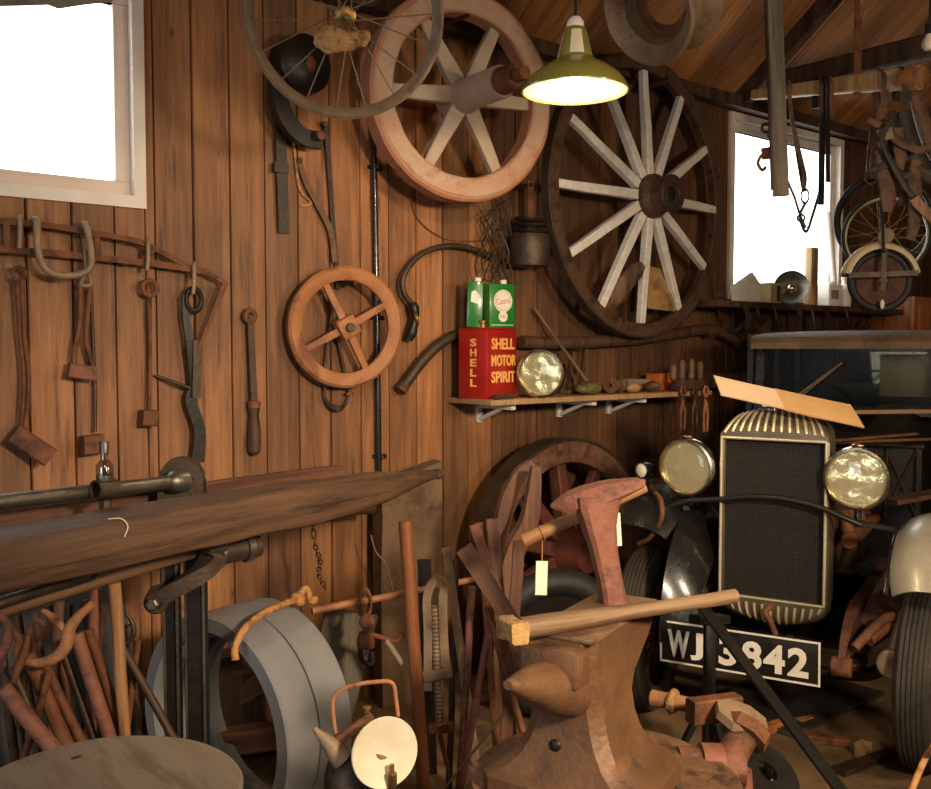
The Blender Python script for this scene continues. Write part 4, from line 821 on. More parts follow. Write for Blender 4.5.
# ------------------------------------------------------------------ round block and the pile of tongs
c = onZ(100, 791, 0.655)
m = MB(); m.lathe([(0.28, 0.0), (0.29, 0.02), (0.285, 0.3), (0.292, 0.6), (0.296, 0.645), (0.29, 0.655), (0.2, 0.656), (0.1, 0.655), (0.012, 0.655)], None, 64); m.rough(0.006, 5, 4)
t = thing('round_block', 'broad round grey wooden block in the bottom left corner', 'block', Matrix.Translation((c.x, c.y, 0)))
m.build('block', woodblock, t)
q = onZ(78, 758, 0.655)-V((c.x, c.y, 0)); MB().ball(q+V((0, 0, 0.0005)), 0.026, 16, (1.0, 0.6, 0.08)).build('knot_hole', darkwood, t, 'dark knot in the top')
random.seed(5)
def lean(name, label, cat, a, b, tt, r, mt, group=None, tb=None, flat=None, r1=None, seg=8, rgh=0.003):
    """bar seen from pixel a (top) to pixel b, carried on down to the floor"""
    pa, pb = dep(*a, tt), dep(*b, tb or tt); d = pb-pa; k = (pa.z-0.004)/max(pa.z-pb.z, 1e-4)
    foot = pa+d*k
    if flat: return rod(name, label, cat, foot, pa, 0, mt, group=group, square=flat, rough=rgh, n=8, up=FH)
    return rod(name, label, cat, foot, pa, r, mt, r1=r1, group=group, rough=rgh, seg=seg, n=8)
G = 'iron bars and tongs piled at the left'
L_ = [((3, 688), (44, 738), 2.30, 0.020, rustred, 'stout reddish bar with flattened lower half at the very left of the tongs pile'),
      ((11, 668), (42, 738), 2.36, 0.011, iron, 'dark bar just behind the stout reddish one in the tongs pile'),
      ((27, 655), (64, 738), 2.40, 0.018, rust, 'thick rusty bar under the bent horn-shaped iron in the tongs pile'),
      ((44, 664), (80, 738), 2.44, 0.013, rust, 'rusty bar right of the thickest one in the tongs pile'),
      ((62, 650), (94, 738), 2.50, 0.011, iron, 'thin dark bar in the middle of the tongs pile'),
      ((76, 634), (110, 738), 2.48, 0.018, rustred, 'thick red-brown bar leaning in the middle of the tongs pile'),
      ((88, 630), (124, 738), 2.54, 0.014, rust, 'rusty bar left of the tan pole in the tongs pile'),
      ((118, 640), (152, 700), 2.70, 0.012, darkwood, 'dark stick leaning right of the tan pole in the tongs pile'),
      ((96, 588), (94, 640), 2.56, 0.016, rustred, 'red bar top standing close left of the tan pole'),
      ((60, 598), (56, 660), 2.58, 0.014, redwood, 'red-brown bar top at the back of the tongs pile'),
      ((24, 635), (22, 690), 2.50, 0.012, iron, 'upright dark bar at the back left of the tongs pile'),
      ((128, 625), (136, 700), 2.80, 0.012, iron, 'dark upright bar nearest the black vice legs')]
L_ += [((0, 640), (12, 738), 2.44, 0.012, darkrust, 'dark rusty bar at the far left, behind the stout reddish one'),
      ((34, 612), (48, 700), 2.6, 0.010, darkrust, 'thin dark bar behind the small ring iron'),
      ((48, 606), (72, 720), 2.62, 0.012, rust, 'rusty bar leaning behind the bent horn-shaped iron'),
      ((70, 604), (62, 700), 2.64, 0.010, iron, 'thin dark bar leaning leftward behind the bent horn-shaped iron'),
      ((84, 600), (104, 715), 2.62, 0.012, darkrust, 'dark rusty bar between the red bar top and the tan pole'),
      ((104, 606), (88, 715), 2.66, 0.011, darkrust, 'dark bar leaning leftward behind the tan pole'),
      ((138, 640), (128, 720), 2.72, 0.010, rust, 'thin rusty bar leaning leftward just left of the vice legs'),
      ((16, 600), (30, 700), 2.66, 0.011, darkrust, 'dark bar rising at the back left just under the iron lever'),
      ((50, 672), (30, 738), 2.38, 0.010, rust, 'thin rusty bar crossing leftward in front of the tongs pile')]
for a, b, tt, r, mt, lb in L_: lean('iron_bar', lb, 'iron bar', a, b, tt, r, mt, G)
lean('tan_pole', 'tan wooden pole standing among the rusty tongs left of the vice legs', 'pole', (114, 583), (123, 712), 2.52, 0.0165, handwood)
def bent(name, label, pts, tt, r, mt, grp=G):
    P = smooth([dep(a, b, tt) for a, b in pts], 5); n = len(P)
    rr = [r*(1-0.45*abs(2*i/(n-1)-1)) for i in range(n)]
    return solo(name, label, 'tongs', MB().tube(P, rr, 9).rough(0.002, 20), mt, grp)
bent('horn_iron', 'bent horn-shaped rusty tong arm rising over the tongs pile', [(26, 662), (40, 663), (55, 658), (66, 645), (70, 628), (80, 615), (92, 604)], 2.36, 0.017, brightrust)
bent('tong_arm', 'curled rusty tong arm at the far left edge', [(-5, 612), (6, 622), (7, 640), (0, 656), (-8, 668)], 2.28, 0.014, rustred)
bent('tong_arm', 'short hooked tong arm in the upper left of the pile', [(20, 668), (16, 655), (19, 640), (15, 632), (8, 634)], 2.42, 0.010, rust)
bent('tong_arm', 'pale thin tong arm sloping from the back of the pile', [(42, 611), (52, 617), (60, 624), (64, 632)], 2.48, 0.012, brightrust)
bent('tong_arm', 'stubby upright tong end behind the bent horn-shaped iron', [(28, 634), (25, 650), (18, 668), (14, 682)], 2.33, 0.012, rust)
t = thing('ring_iron', 'small rusty ring iron standing up at the back of the tongs pile', 'ring', dep(36, 632, 2.47))
MB(t).torus(0.024, 0.006, frame(dep(37, 630, 2.47), -FH), 22, 8).build('ring', rust, t)
MB(t).tube([dep(33, 638, 2.47), dep(40, 700, 2.47)], 0.008, 8).build('stem', rust, t)
bent('hooked_iron', 'slender hooked iron right of the tan pole', [(126, 612), (133, 625), (133, 637), (127, 643)], 2.6, 0.008, iron)

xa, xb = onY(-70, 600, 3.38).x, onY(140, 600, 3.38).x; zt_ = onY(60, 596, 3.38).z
solo('shade_sheet', 'black sheet added as the shade behind the tongs pile, against the boards', 'sheet', MB().loft([[V((xa, 3.34, 0.001)), V((xb, 3.34, 0.001)), V((xb, 3.35, 0.001)), V((xa, 3.35, 0.001))], [V((xa, 3.57, zt_)), V((xb, 3.57, zt_+0.03)), V((xb, 3.58, zt_+0.03)), V((xa, 3.58, zt_))]]), blackrub)  # added sheet, its black stands in for the shade behind the pile
# ------------------------------------------------------------------ blue-grey wheel rims
A = cdir(-0.60, -0.80).normalized(); c = dep(211, 722, 3.02); R = 0.365; c.z = R+0.002
def rim(label, z0, z1):
    t = thing('iron_hoop', label, 'wheel rim', frame(c+A*z1, A), 'blue-grey hoops')
    w_ = z1-z0
    MB().ring(R-0.058, R, -w_, 0, None, 80, 0.006).build('band', bluegrey, t)
    MB().ring(R-0.086, R-0.056, -w_*0.62, -w_*0.38, None, 64, 0.004).build('inner_rib', bluegrey, t)
    return t
rim('broad blue-grey iron hoop standing nearest, its open side facing left', -0.135, 0.0)
rim('second blue-grey iron hoop standing close behind the first one', -0.28, -0.142)
for i, (a, b, tt) in enumerate((((222, 700), (275, 672), 3.5), ((222, 742), (275, 735), 3.4), ((215, 665), (262, 655), 3.6))):
    pa, pb = dep(*a, tt), dep(*b, tt+0.1)
    lb = ('thick brown timber seen through the blue-grey hoops', 'lower brown timber seen through the blue-grey hoops', 'topmost brown timber seen through the blue-grey hoops')[i]
    d = (pb-pa).normalized(); m = MB(); z = pa.z
    rod('timber', lb, 'timber', pa-d*0.12, pb+d*0.2, 0, (oldwood, redwood, darkwood)[i], square=(0.09, 0.09), rough=0.004)
bx0 = dep(250, 760, 3.62); m = MB(); m.box((bx0.x, bx0.y, 0.19), (0.36, 0.2, 0.38), None, 0.004); solo('wooden_box', 'dark wooden box on the floor behind the blue-grey hoops', 'box', m, darkwood)
P = smooth([dep(235, 660, 2.86), dep(235, 648, 2.87), dep(241, 634, 2.89), dep(254, 620, 2.93), dep(270, 610, 3.0), dep(284, 604, 3.08), dep(298, 599, 3.16)], 6)
t = thing('rope_end', 'frayed orange rope knotted over the top of the blue-grey hoops', 'rope', P[10])
m = MB(t); m.tube(P, 0.011, 8).rough(0.003, 60); m.build('rope', rope_m, t)
m = MB(t); m.ball(P[-1], 0.024, 14); m.tube(smooth([P[-1], P[-1]+V((0.03, 0, 0.03)), P[-1]+V((0.05, 0.0, -0.01)), P[-1]+V((0.07, 0.01, -0.02))]), 0.012, 8); m.rough(0.006, 40); m.build('knot', rope_m, t)

# ------------------------------------------------------------------ bar with hook, poles and clamps in the middle
r0, r1 = dep(312, 611, 3.2), dep(486, 577, 3.5)
rod('cross_bar', 'long slim rusty bar lying level across the middle behind the orange pole', 'bar', r0, r1, 0.0135, wheelbrown, 0.011, rough=0.002)
th = 3.26
t = thing('tow_hook', 'rusty shackle and ball hook hanging from the slim level bar', 'hook', dep(366, 620, th))
MB(t).torus(0.036, 0.0085, frame(dep(365, 604, th), RT*0.6-FH) @ Matrix.Diagonal((0.62, 1.35, 1, 1)), 26, 8).build('shackle', rust, t)
MB(t).ball(dep(367, 622, th-0.01), 0.028, 16).build('ball', brightrust, t)
MB(t).lathe([(0.02, -0.03), (0.03, -0.025), (0.032, 0.0), (0.026, 0.02), (0.02, 0.03)], Matrix.Translation(dep(366, 640, th)), 16).build('socket', rust, t)
MB(t).tube(smooth([dep(370, 634, th), dep(383, 638, th), dep(396, 641, th), dep(404, 634, th)]), 0.009, 8).build('arm', rust, t)
MB(t).tube([dep(386, 640, th), dep(402, 664, th)], [0.013, 0.011], 10).build('handle', greyrust, t)
MB(t).tube(smooth([dep(360, 645, th), dep(362, 660, th), dep(372, 664, th), dep(372, 652, th)]), 0.008, 8).build('hook', iron, t)
m = MB(); a = dep(345, 620, 3.42); m.bar(dep(318, 745, 3.5)*1.0, dep(352, 612, 3.5), 0.2, 0.03, RT*0.3-FH, n=3).rough(0.004); 
solo('sheet_offcut', 'grey sheet offcut standing behind the hook and shackle', 'sheet', m, greywood)
lean('copper_pole', 'smooth orange-brown pole standing in front of the weathered slab', 'pole', (405, 521), (424, 789), 2.95, 0.0215, copper, rgh=0.0)
# G clamp with long screw
tg = 3.12
t = thing('screw_clamp', 'rusty clamp with long threaded screw hanging right of the orange pole', 'clamp', dep(437, 640, tg))
gp = lambda a, b, o=0.0: dep(a, b, tg+o)
MB(t).sweep(smooth([gp(428, 690), gp(428, 630), gp(427, 600), gp(431, 585), gp(438, 580), gp(444, 586), gp(443, 602), gp(444, 640), gp(447, 672)]), [(-0.014, -0.01), (0.014, -0.01), (0.014, 0.01), (-0.014, 0.01)], -FH).build('frame', greyrust, t)
a, b = gp(434, 606), gp(440, 728); d = b-a; Ls = d.length; n = 60
MB(t).lathe([(0.011 if k % 2 else 0.0145, Ls*k/n) for k in range(n+1)], frame(a, d), 14).build('screw', greyrust, t)
MB(t).bar(gp(424, 676), gp(452, 671), 0.036, 0.04, -FH).rough(0.002).build('cross_nut', greyrust, t)
MB(t).bar(gp(429, 729), gp(453, 727), 0.03, 0.03, -FH).build('screw_head', rust, t)
MB(t).tube([gp(440, 735), gp(447, 765)], 0.008, 8).build('handle', rust, t)
# leaning bars
G2 = 'iron bars leaning behind the anvil'
for a, b, tt, r, mt, fl, lb in (((446, 548), (466, 690), 3.2, 0, greyrust, (0.03, 0.012), 'thin grey flat bar leaning just right of the threaded clamp'),
        ((472, 587), (465, 700), 3.1, 0.013, rustred, None, 'red round bar standing behind the broad brown blade'),
        ((474, 525), (491, 574), 3.14, 0, rustred, (0.034, 0.016), 'red slotted bar with shiny end leaning left of the hame boards'),
        ((479, 523), (483, 575), 3.18, 0, rust, (0.024, 0.014), 'rusty prong standing beside the red slotted bar'),
        ((492, 519), (499, 600), 3.3, 0, redwood, (0.042, 0.02), 'flat dark brown bar under the left hame board'),
        ((519, 541), (514, 620), 3.22, 0, redwood, (0.04, 0.02), 'flat brown bar standing by the white tag on its string'),
        ((487, 607), (511, 690), 3.0, 0.012, rust, None, 'thin rusty rod leaning towards the anvil horn'),
        ((491, 618), (478, 690), 3.05, 0.013, rustred, None, 'reddish rod crossing the thin rusty one behind the anvil horn'),
        ((456, 560), (452, 690), 3.35, 0.012, iron, None, 'dark round bar at the back, behind the grey flat bar'),
        ((424, 560), (428, 690), 3.5, 0, darkwood, (0.05, 0.03), 'dark board standing behind the threaded clamp')):
    lean('leaning_bar', lb, 'iron bar', a, b, tt, r, mt, G2, flat=fl)
lean('plough_blade', 'broad flat reddish-brown blade leaning diagonally left of the anvil horn', 'blade', (464, 548), (512, 622), 2.95, 0, redwood, flat=(0.056, 0.018), rgh=0.002)
lean('thin_wire_rod', 'thin bent rod low among the bars left of the anvil', 'rod', (505, 712), (486, 736), 2.7, 0.004, greyrust)
def hame(name, label, pts, tt, w_):
    P = smooth([dep(a, b, tt) for a, b in pts], 6); n = len(P)
    m = MB(); m.sweep(P, [(-w_/2, -0.014), (w_/2, -0.014), (w_/2*0.8, 0.014), (-w_/2*0.8, 0.014)], RT*0.2-FH, [0.55+0.6*math.sin(PI*i/(n-1)) for i in range(n)]); m.rough(0.003, 10)
    return solo(name, label, 'harness board', m, redwood)
hame('curved_hame', 'curved brown wooden hame bowing left in front of the lower spoked wheel', [(533, 462), (519, 476), (508, 500), (501, 530), (498, 560)], 3.62, 0.06)
hame('curved_hame', 'broader curved brown hame board hanging right of its bowed twin', [(536, 466), (534, 495), (528, 525), (515, 552), (505, 590), (500, 650), (498, 720)], 3.5, 0.075)
# lower wheel by the wall
R = 0.567; c = onY(563, 553, 3.36); c.z = R+0.005
t = thing('waggon_wheel', 'broad brown wooden wheel with red spokes standing against the wall below the shelf', 'wheel', frame(c, V((0.02, -1, 0.04))))
for k in range(5):
    MB().lathe([(R-0.115, -0.05), (R-0.11, -0.055), (R-0.006, -0.055), (R-0.006, 0.06), (R-0.11, 0.06), (R-0.115, 0.055)], None, 14, True, 2*PI*k/5+0.303, 2*PI*(k+1)/5+0.297).rough(0.003, 8, k).build('felloe', redwood, t)
MB().ring(R-0.008, R+0.006, -0.065, 0.07, None, 72, 0.002).build('iron_tyre', iron, t)
redpaint = WD('red_spoke_paint', (92, 44, 36), (110, 54, 44), (82, 52, 38), rough=0.6)
for k in range(10):
    a = rad(36*k+20); ca, sa = math.cos(a), math.sin(a)
    MB().bar((0.08*ca, 0.08*sa, 0.03), ((R-0.11)*ca, (R-0.11)*sa, 0), 0.075, 0.06, (0, 0, 1), 0.058, 0.045, n=4).build('spoke', redpaint, t)
m = MB(); m.lathe([(0.06, -0.09), (0.11, -0.08), (0.12, 0.06), (0.09, 0.12), (0.085, 0.18), (0.03, 0.185)], None, 24); m.build('hub', redpaint, t)
c = dep(556, 612, 4.02); c.z = 0.33
t = thing('spare_tyre', 'dark tyre standing in the gloom behind the white tag', 'tyre', frame(c, RT*0.2-FH))
MB().torus(0.265, 0.06, None, 56, 12).build('tyre', blackrub, t)
MB().lathe([(0.21, -0.03), (0.215, 0.03), (0.05, 0.02), (0.05, -0.02)], None, 40, True).build('disc', carblack, t)
# carbide lamp with white reflector
tl = 2.2; c = dep(352, 762, tl); nrm = cdir(0.42, -0.86, 0.12).normalized()
t = thing('carbide_lamp', 'old lamp with round white reflector disc and rusty wire bail beside blue-grey hoops', 'lamp', (c.x, c.y, c.z-0.17))
MB(t).lathe([(0.062, -0.17), (0.066, -0.165), (0.066, -0.03), (0.058, 0.0), (0.04, 0.018), (0.02, 0.03)], Matrix.Translation(c), 28).build('can', iron, t)
d0 = dep(384, 752, tl-0.06)
MB(t).lathe([(0.0003, -0.012), (0.04, -0.008), (0.078, 0.004), (0.081, 0.006), (0.0795, 0.009), (0.04, -0.003), (0.0003, -0.007)], frame(d0, nrm), 48).build('reflector_disc', enamel, t, 'chipped white reflector disc')
MB(t).tube([c+V((0.02, 0, -0.02)), d0-nrm*0.012], 0.02, 12).build('burner_tube', brass, t)
b = d0+nrm*0.022+V((0.012, 0, -0.058)); m = MB(t); m.cyl(b-V((0, 0, 0.02)), b+V((0, 0, 0.012)), 0.012); m.cyl(b+V((0, 0, 0.01)), b+V((0, 0, 0.032)), 0.006); m.cyl(b, b-nrm*0.045, 0.008); m.build('burner', brass, t)
MB(t).lathe([(0.03, 0), (0.024, 0.03), (0.005, 0.1)], frame(c+V((-0.03, -0.01, 0.02)), dep(312, 726, tl-0.03)-c-V((-0.03, -0.01, 0.02))), 18).build('spout', greyrust, t)
MB(t).tube(smooth([dep(338, 745, tl), dep(334, 722, tl), dep(333, 700, tl), dep(341, 690, tl), dep(355, 685, tl), dep(375, 682, tl), dep(392, 683, tl), dep(396, 700, tl), dep(398, 716, tl)]), 0.005, 8).build('bail', brightrust, t)
m = MB(t); m.bar(dep(336, 742, tl-0.02), dep(372, 716, tl-0.02), 0.024, 0.014, FH); m.build('filler_arm', rust, t)
m = MB(t); m.cyl(dep(367, 718, tl-0.01), dep(367, 707, tl-0.01), 0.006); m.cyl(dep(367, 709, tl-0.01), dep(367, 706.5, tl-0.01), 0.01); m.build('wing_screw', brass, t)
m = MB(); zz = c.z-0.17; cc = (c.x, c.y); m.lathe([(0.14, 0.0), (0.145, zz*0.5), (0.14, zz-0.002), (0.02, zz-0.002)], Matrix.Translation((c.x+0.02, c.y, 0)), 28); m.rough(0.004, 6)
solo('small_stump', 'low dark stump under the lamp with the white reflector', 'stump', m, darkwood)

# ------------------------------------------------------------------ anvil
ZB, ZF = 0.52, 0.925
A = cdir(-0.52, -0.855).normalized()
fc = onZ(584, 621, ZF); fa = Matrix((A, V((0, 0, 1)).cross(A), V((0, 0, 1)))).transposed().to_4x4(); fa.translation = V((fc.x, fc.y, ZB))
t = thing('anvil', 'big rusty blacksmith anvil on its block, horn pointing left', 'anvil', fa)
Hh = ZF-ZB
m = MB(); rings = []
def rrect(x0, x1, hw, z, ch):
    return [(x0+ch, -hw, z), (x1-ch, -hw, z), (x1, -hw+ch, z), (x1, hw-ch, z), (x1-ch, hw, z), (x0+ch, hw, z), (x0, hw-ch, z), (x0, -hw+ch, z)]
for z, x0, x1, hw in ((0.001, -0.17, 0.17, 0.205), (0.035, -0.17, 0.17, 0.205), (0.047, -0.16, 0.16, 0.195), (0.07, -0.145, 0.145, 0.165), (0.10, -0.13, 0.135, 0.135), (0.14, -0.12, 0.125, 0.113), (0.18, -0.115, 0.12, 0.10), (0.225, -0.12, 0.12, 0.092), (0.265, -0.15, 0.125, 0.088), (0.30, -0.20, 0.13, 0.086), (0.33, -0.25, 0.135, 0.085), (0.355, -0.28, 0.14, 0.085), (Hh-0.012, -0.29, 0.14, 0.085)):
    rings.append(rrect(x0, x1, hw, z, 0.03))
m.loft(rings); m.sub().rough(0.004, 8, 2); m.build('body', anvil_m, t)
m = MB(); m.box((-0.075, 0, Hh-0.006), (0.43, 0.172, 0.0125), None, 0.004); m.build('face_plate', anvil_face, t)
m = MB(); m.box((0.165, 0, Hh-0.06), (0.075, 0.15, 0.085), None, 0.010); m.sub().rough(0.004, 12, 4); m.build('cutting_table', anvil_m, t)
m = MB(); rings = []
for q in range(13):
    u = q/12; x = 0.12+0.27*u; r = 0.064*(1-u**1.4)+0.012; zc = Hh-0.13+0.09*u
    rings.append([(x, r*math.cos(a), zc+r*0.95*math.sin(a)) for a in [2*PI*k/18 for k in range(18)]])
m.loft(rings); m.rough(0.003, 12); m.build('horn', anvil_m, t)
m = MB(); m.ball((0.128, -0.015, 0.135), 0.016, 12, (0.5, 1, 1)); m.build('pritchel_hole', black, t, 'dark handling hole under the horn')
bc = (fc.x, fc.y)
m = MB(); m.lathe([(0.36, 0.001), (0.365, 0.05), (0.345, 0.25), (0.35, 0.44), (0.335, ZB-0.004), (0.2, ZB-0.001), (0.02, ZB-0.001)], Matrix.Translation((fc.x+0.07, fc.y-0.01, 0)), 48); m.rough(0.01, 5, 9)
for v in m.bm.verts: v.co.z = min(max(v.co.z, 0.001), ZB-0.001)
solo('anvil_stump', 'wide brown tree stump carrying the anvil', 'stump', m, oldwood)
# hammer on the anvil
h0, h1 = onZ(520, 628, ZF+0.026), onZ(735, 596, ZF+0.024)
t = thing('hammer', 'hammer with long pale wooden handle lying across the anvil face', 'hammer', frame(h0, h1-h0))
L = (h1-h0).length
MB().tube([(0, 0, L*k/8) for k in range(9)], [0.025, 0.026, 0.024, 0.021, 0.019, 0.018, 0.017, 0.018, 0.019], 14).rough(0.002, 9).build('handle', WD('ash_handle', (124, 96, 68), (150, 118, 84), (92, 66, 44), rough=0.6), t)
MB().bar((-0.04, 0, -0.022), (0.03, 0.0, -0.022), 0.046, 0.05, (0, 1, 0), n=4).rough(0.009, 18).build('head', mud, t)
# bick iron standing in the anvil
tb = (onZ(612, 602, ZF)-CAM).dot(FH)
t = thing('bick_iron', 'reddish T-shaped stake iron standing upright on the anvil heel', 'stake anvil', onZ(613, 602, ZF+0.0005))
bp_ = onZ(613, 602, ZF+0.0005); 
side = (RT*0.97+FH*0.24).normalized(); dp = side.cross(V((0, 0, 1)))
def sect(c, w_, d_): return [c+side*(w_*x)+dp*(d_*y) for x, y in ((-1, -0.7), (-0.7, -1), (0.7, -1), (1, -0.7), (1, 0.7), (0.7, 1), (-0.7, 1), (-1, 0.7))]
tpix = lambda px, py: dep(px, py, tb)
m = MB(t); m.loft([sect(bp_, 0.034, 0.03), sect(tpix(609, 580), 0.029, 0.027), sect(tpix(603, 550), 0.033, 0.03), sect(tpix(598, 525), 0.042, 0.034), sect(tpix(596, 508), 0.054, 0.036), sect(tpix(598, 496), 0.06, 0.036)]); m.sub().rough(0.003, 14, 2); m.build('stem', rustred, t)
m = MB(t); ax_ = [(551, 506, 0.004, 0.004), (558, 505, 0.014, 0.014), (570, 503, 0.028, 0.026), (584, 500, 0.034, 0.032), (600, 496, 0.034, 0.034), (614, 491, 0.028, 0.034), (630, 486, 0.018, 0.032), (641, 483, 0.012, 0.028)]
rings = []
for px, py, hh, dd in ax_:
    c = tpix(px, py); rings.append([c+V((0, 0, hh*y))+dp*(dd*x) for x, y in ((-1, 0.9), (-0.9, 1), (0.9, 1), (1, 0.9), (1, -0.4), (0.5, -1), (-0.5, -1), (-1, -0.4))])
m.loft(rings); m.sub().rough(0.002, 14, 3); m.build('beak', rustred, t)
# handle stick with tags
tk = tb+0.10
s0, s1 = dep(524, 541, tk), dep(645, 486, tk)
rod('axe_handle', 'brown wooden handle slung behind the T-shaped stake iron, tags tied to it', 'handle', s0, s1, 0.02, handwood, 0.018, rough=0.002)
def tagthing(label, sx, sy, a, b, wd, lean_):
    t = thing('paper_tag', label, 'tag', dep(sx, sy, tk-0.025), 'paper tags')
    pa, pb = dep(*a, tk-0.025), dep(*b, tk-0.025)
    MB(t).bar(pa, pb, wd, 0.0016, -FH, n=6).build('card', paper, t)
    d = s1-s0; q = min(range(101), key=lambda i: abs(((s0+d*(i/100))-CAM).dot(RT)/((s0+d*(i/100))-CAM).dot(FH)-((pa-CAM).dot(RT)/(pa-CAM).dot(FH)))); c = s0+d*(q/100)
    m = MB(t); m.torus(0.0215, 0.0016, frame(c, d), 20, 5); m.tube([c-V((0, 0, 0.02))-FH*0.01, pa], 0.0014, 5); m.build('string', rope_m, t)
tagthing('white paper tag dangling on a string left of the stake iron', 541, 560, (542, 561), (541, 595), 0.032, 0)
tagthing('yellowish paper tag hanging close against the right side of the stake iron', 617, 514, (616, 513), (618, 546), 0.022, 0)
# ------------------------------------------------------------------ the old car
O = RT*1.222+FH*3.75; O.z = 0
cr = (RT*0.857-FH*0.515).normalized(); cb = (RT*0.515+FH*0.857).normalized()
CF = Matrix((cr, cb, V((0, 0, 1)))).transposed().to_4x4(); CF.translation = O          # x right in the picture, y towards the tail, z up
car = thing('car', 'old black car with tall radiator and round headlamps facing us, bonnet off', 'car', CF)
def cpt(p): return CF @ V(p)
# radiator
m = MB(); hw, zb, zt = 0.198, 0.50, 1.235
def shell_ring(s, y, dz=0.0):
    P = [(-hw*s, zb+0.03), (-hw*s, zt-0.0)]
    arch = [(-hw*s*math.cos(PI*k/16), zt+dz+0.085*math.sin(PI*k/16)**0.75) for k in range(1, 16)]
    return [V((x, y, z)) for x, z in P+arch+[(hw*s, zt), (hw*s, zb+0.03)]+[(hw*s*math.cos(PI*k/10), zb+0.03-0.085*math.sin(PI*k/10)**0.8) for k in range(1, 10)]]
def grown(y, g, dz=0):
    r = shell_ring(1+g/hw, y, dz); return r
core = MB(); core.box((0, 0.05, (zb+zt)/2+0.03), (2*hw-0.01, 0.07, zt-zb-0.06)); rad_ = core.build('radiator_core', blackrub, car)
# honeycomb mesh of the core, as slats
hm = bpy.data.materials.new('core_mesh'); hm.use_nodes = True; nt = hm.node_tree; N = nt.nodes; Lk = nt.links; bs = N['Principled BSDF']
tc = N.new('ShaderNodeTexCoord'); vo = N.new('ShaderNodeTexVoronoi'); vo.inputs['Scale'].default_value = 120; vo.inputs['Randomness'].default_value = 0.12; Lk.new(tc.outputs['Object'], vo.inputs[0])
rp = N.new('ShaderNodeValToRGB'); rp.color_ramp.elements[0].color = lin((14, 12, 10)); rp.color_ramp.elements[1].color = lin((44, 36, 27)); rp.color_ramp.elements[0].position = 0.25; rp.color_ramp.elements[1].position = 0.7; Lk.new(vo.outputs['Distance'], rp.inputs[0]); Lk.new(rp.outputs[0], bs.inputs['Base Color'])
bp = N.new('ShaderNodeBump'); bp.inputs['Strength'].default_value = 0.8; bp.inputs['Distance'].default_value = 0.004; Lk.new(vo.outputs['Distance'], bp.inputs['Height']); Lk.new(bp.outputs[0], bs.inputs['Normal']); bs.inputs['Roughness'].default_value = 0.55; bs.inputs['Metallic'].default_value = 0.3
rad_.data.materials[0] = hm
zc0 = zb+0.095
sh = MB()   # surround: side pillars, top tank and lower apron
for s in (-1, 1): sh.box((s*(hw+0.004), 0.055, (zc0+zt)/2), (0.02, 0.13, zt-zc0), None, 0.005)
sh.loft([[V((x, y, z)) for x, y, z in [(-hw-0.012, yy, zt), *[(-(hw+0.012)*math.cos(PI*k/18), yy, zt+0.012+(0.02+0.085*q)*math.sin(PI*k/18)**0.95) for k in range(1, 18)], (hw+0.012, yy, zt)]] for yy, q in ((-0.016, 0.15), (0.0, 0.55), (0.03, 0.9), (0.06, 1.0), (0.12, 1.0))])
sh.loft([[V((x, y, z)) for x, y, z in [(-hw-0.012, yy, zc0), *[(-(hw+0.012)*math.cos(PI*k/18), yy, zc0-0.002-(0.02+0.08*q)*math.sin(PI*k/18)**0.6) for k in range(1, 18)], (hw+0.012, yy, zc0)]] for yy, q in ((-0.018, 0.35), (-0.008, 0.7), (0.015, 0.95), (0.1, 1.0))])
rs = sh.build('radiator_shell', nickel, car, 'tarnished radiator surround')
fl = MB()    # the raised flutes of top tank and apron
def crest(x, q): return math.sqrt(max(1-(x/(hw+0.012))**2, 0.0))**0.95
for k in range(13):
    u = (k-6)/6; x0 = u*(hw-0.008)
    fl.tube(smooth([(x0*(1-0.3*g), yy-0.001, zt+0.012+(0.02+0.085*q)*crest(x0*(1-0.3*g), q)) for yy, q, g in ((-0.019, 0.0, 0), (-0.016, 0.15, 0.05), (0.0, 0.55, 0.25), (0.03, 0.9, 0.6), (0.055, 1.0, 1.0))], 3), 0.0062, 6)
    fl.tube(smooth([(x0*(1-0.12*g), yy-0.002, zc0-0.002-(0.02+0.08*q)*crest(x0, q)) for yy, q, g in ((-0.02, 0.0, 0), (-0.018, 0.35, 0.2), (-0.008, 0.7, 0.5), (0.015, 0.95, 1.0))], 3), 0.0058, 6)
fl.tube([(-hw-0.004, -0.02, zc0), (-hw-0.004, -0.02, zt)], 0.006, 8); fl.tube([(hw+0.004, -0.02, zc0), (hw+0.004, -0.02, zt)], 0.006, 8)
fl.tube([(-hw-0.004, -0.02, zt), (hw+0.004, -0.02, zt)], 0.006, 8); fl.tube([(-hw-0.004, -0.02, zc0), (hw+0.004, -0.02, zc0)], 0.005, 8)
fl.build('flutes', flute_m, rs)
m = MB(); cz = zt+0.095; m.lathe([(0.03, 0), (0.034, 0.006), (0.02, 0.014), (0.02, 0.026), (0.03, 0.03), (0.03, 0.04), (0.012, 0.048)], Matrix.Translation((-0.01, 0.06, cz)), 20); m.bar((-0.06, 0.06, cz+0.034), (0.045, 0.06, cz+0.034), 0.016, 0.01); m.build('filler_cap', chrome, rs)
m = MB(); m.cyl((0.0, -0.03, zc0-0.03), (0.0, 0.02, zc0-0.03), 0.013); m.tube(smooth([(0.0, -0.028, zc0-0.028), (-0.012, -0.05, zc0-0.045), (0.008, -0.05, zc0-0.075), (0.03, -0.045, zc0-0.13)]), [0.012]*19, 8); m.build('starting_handle', rust, car, 'rusty starting handle below the radiator')
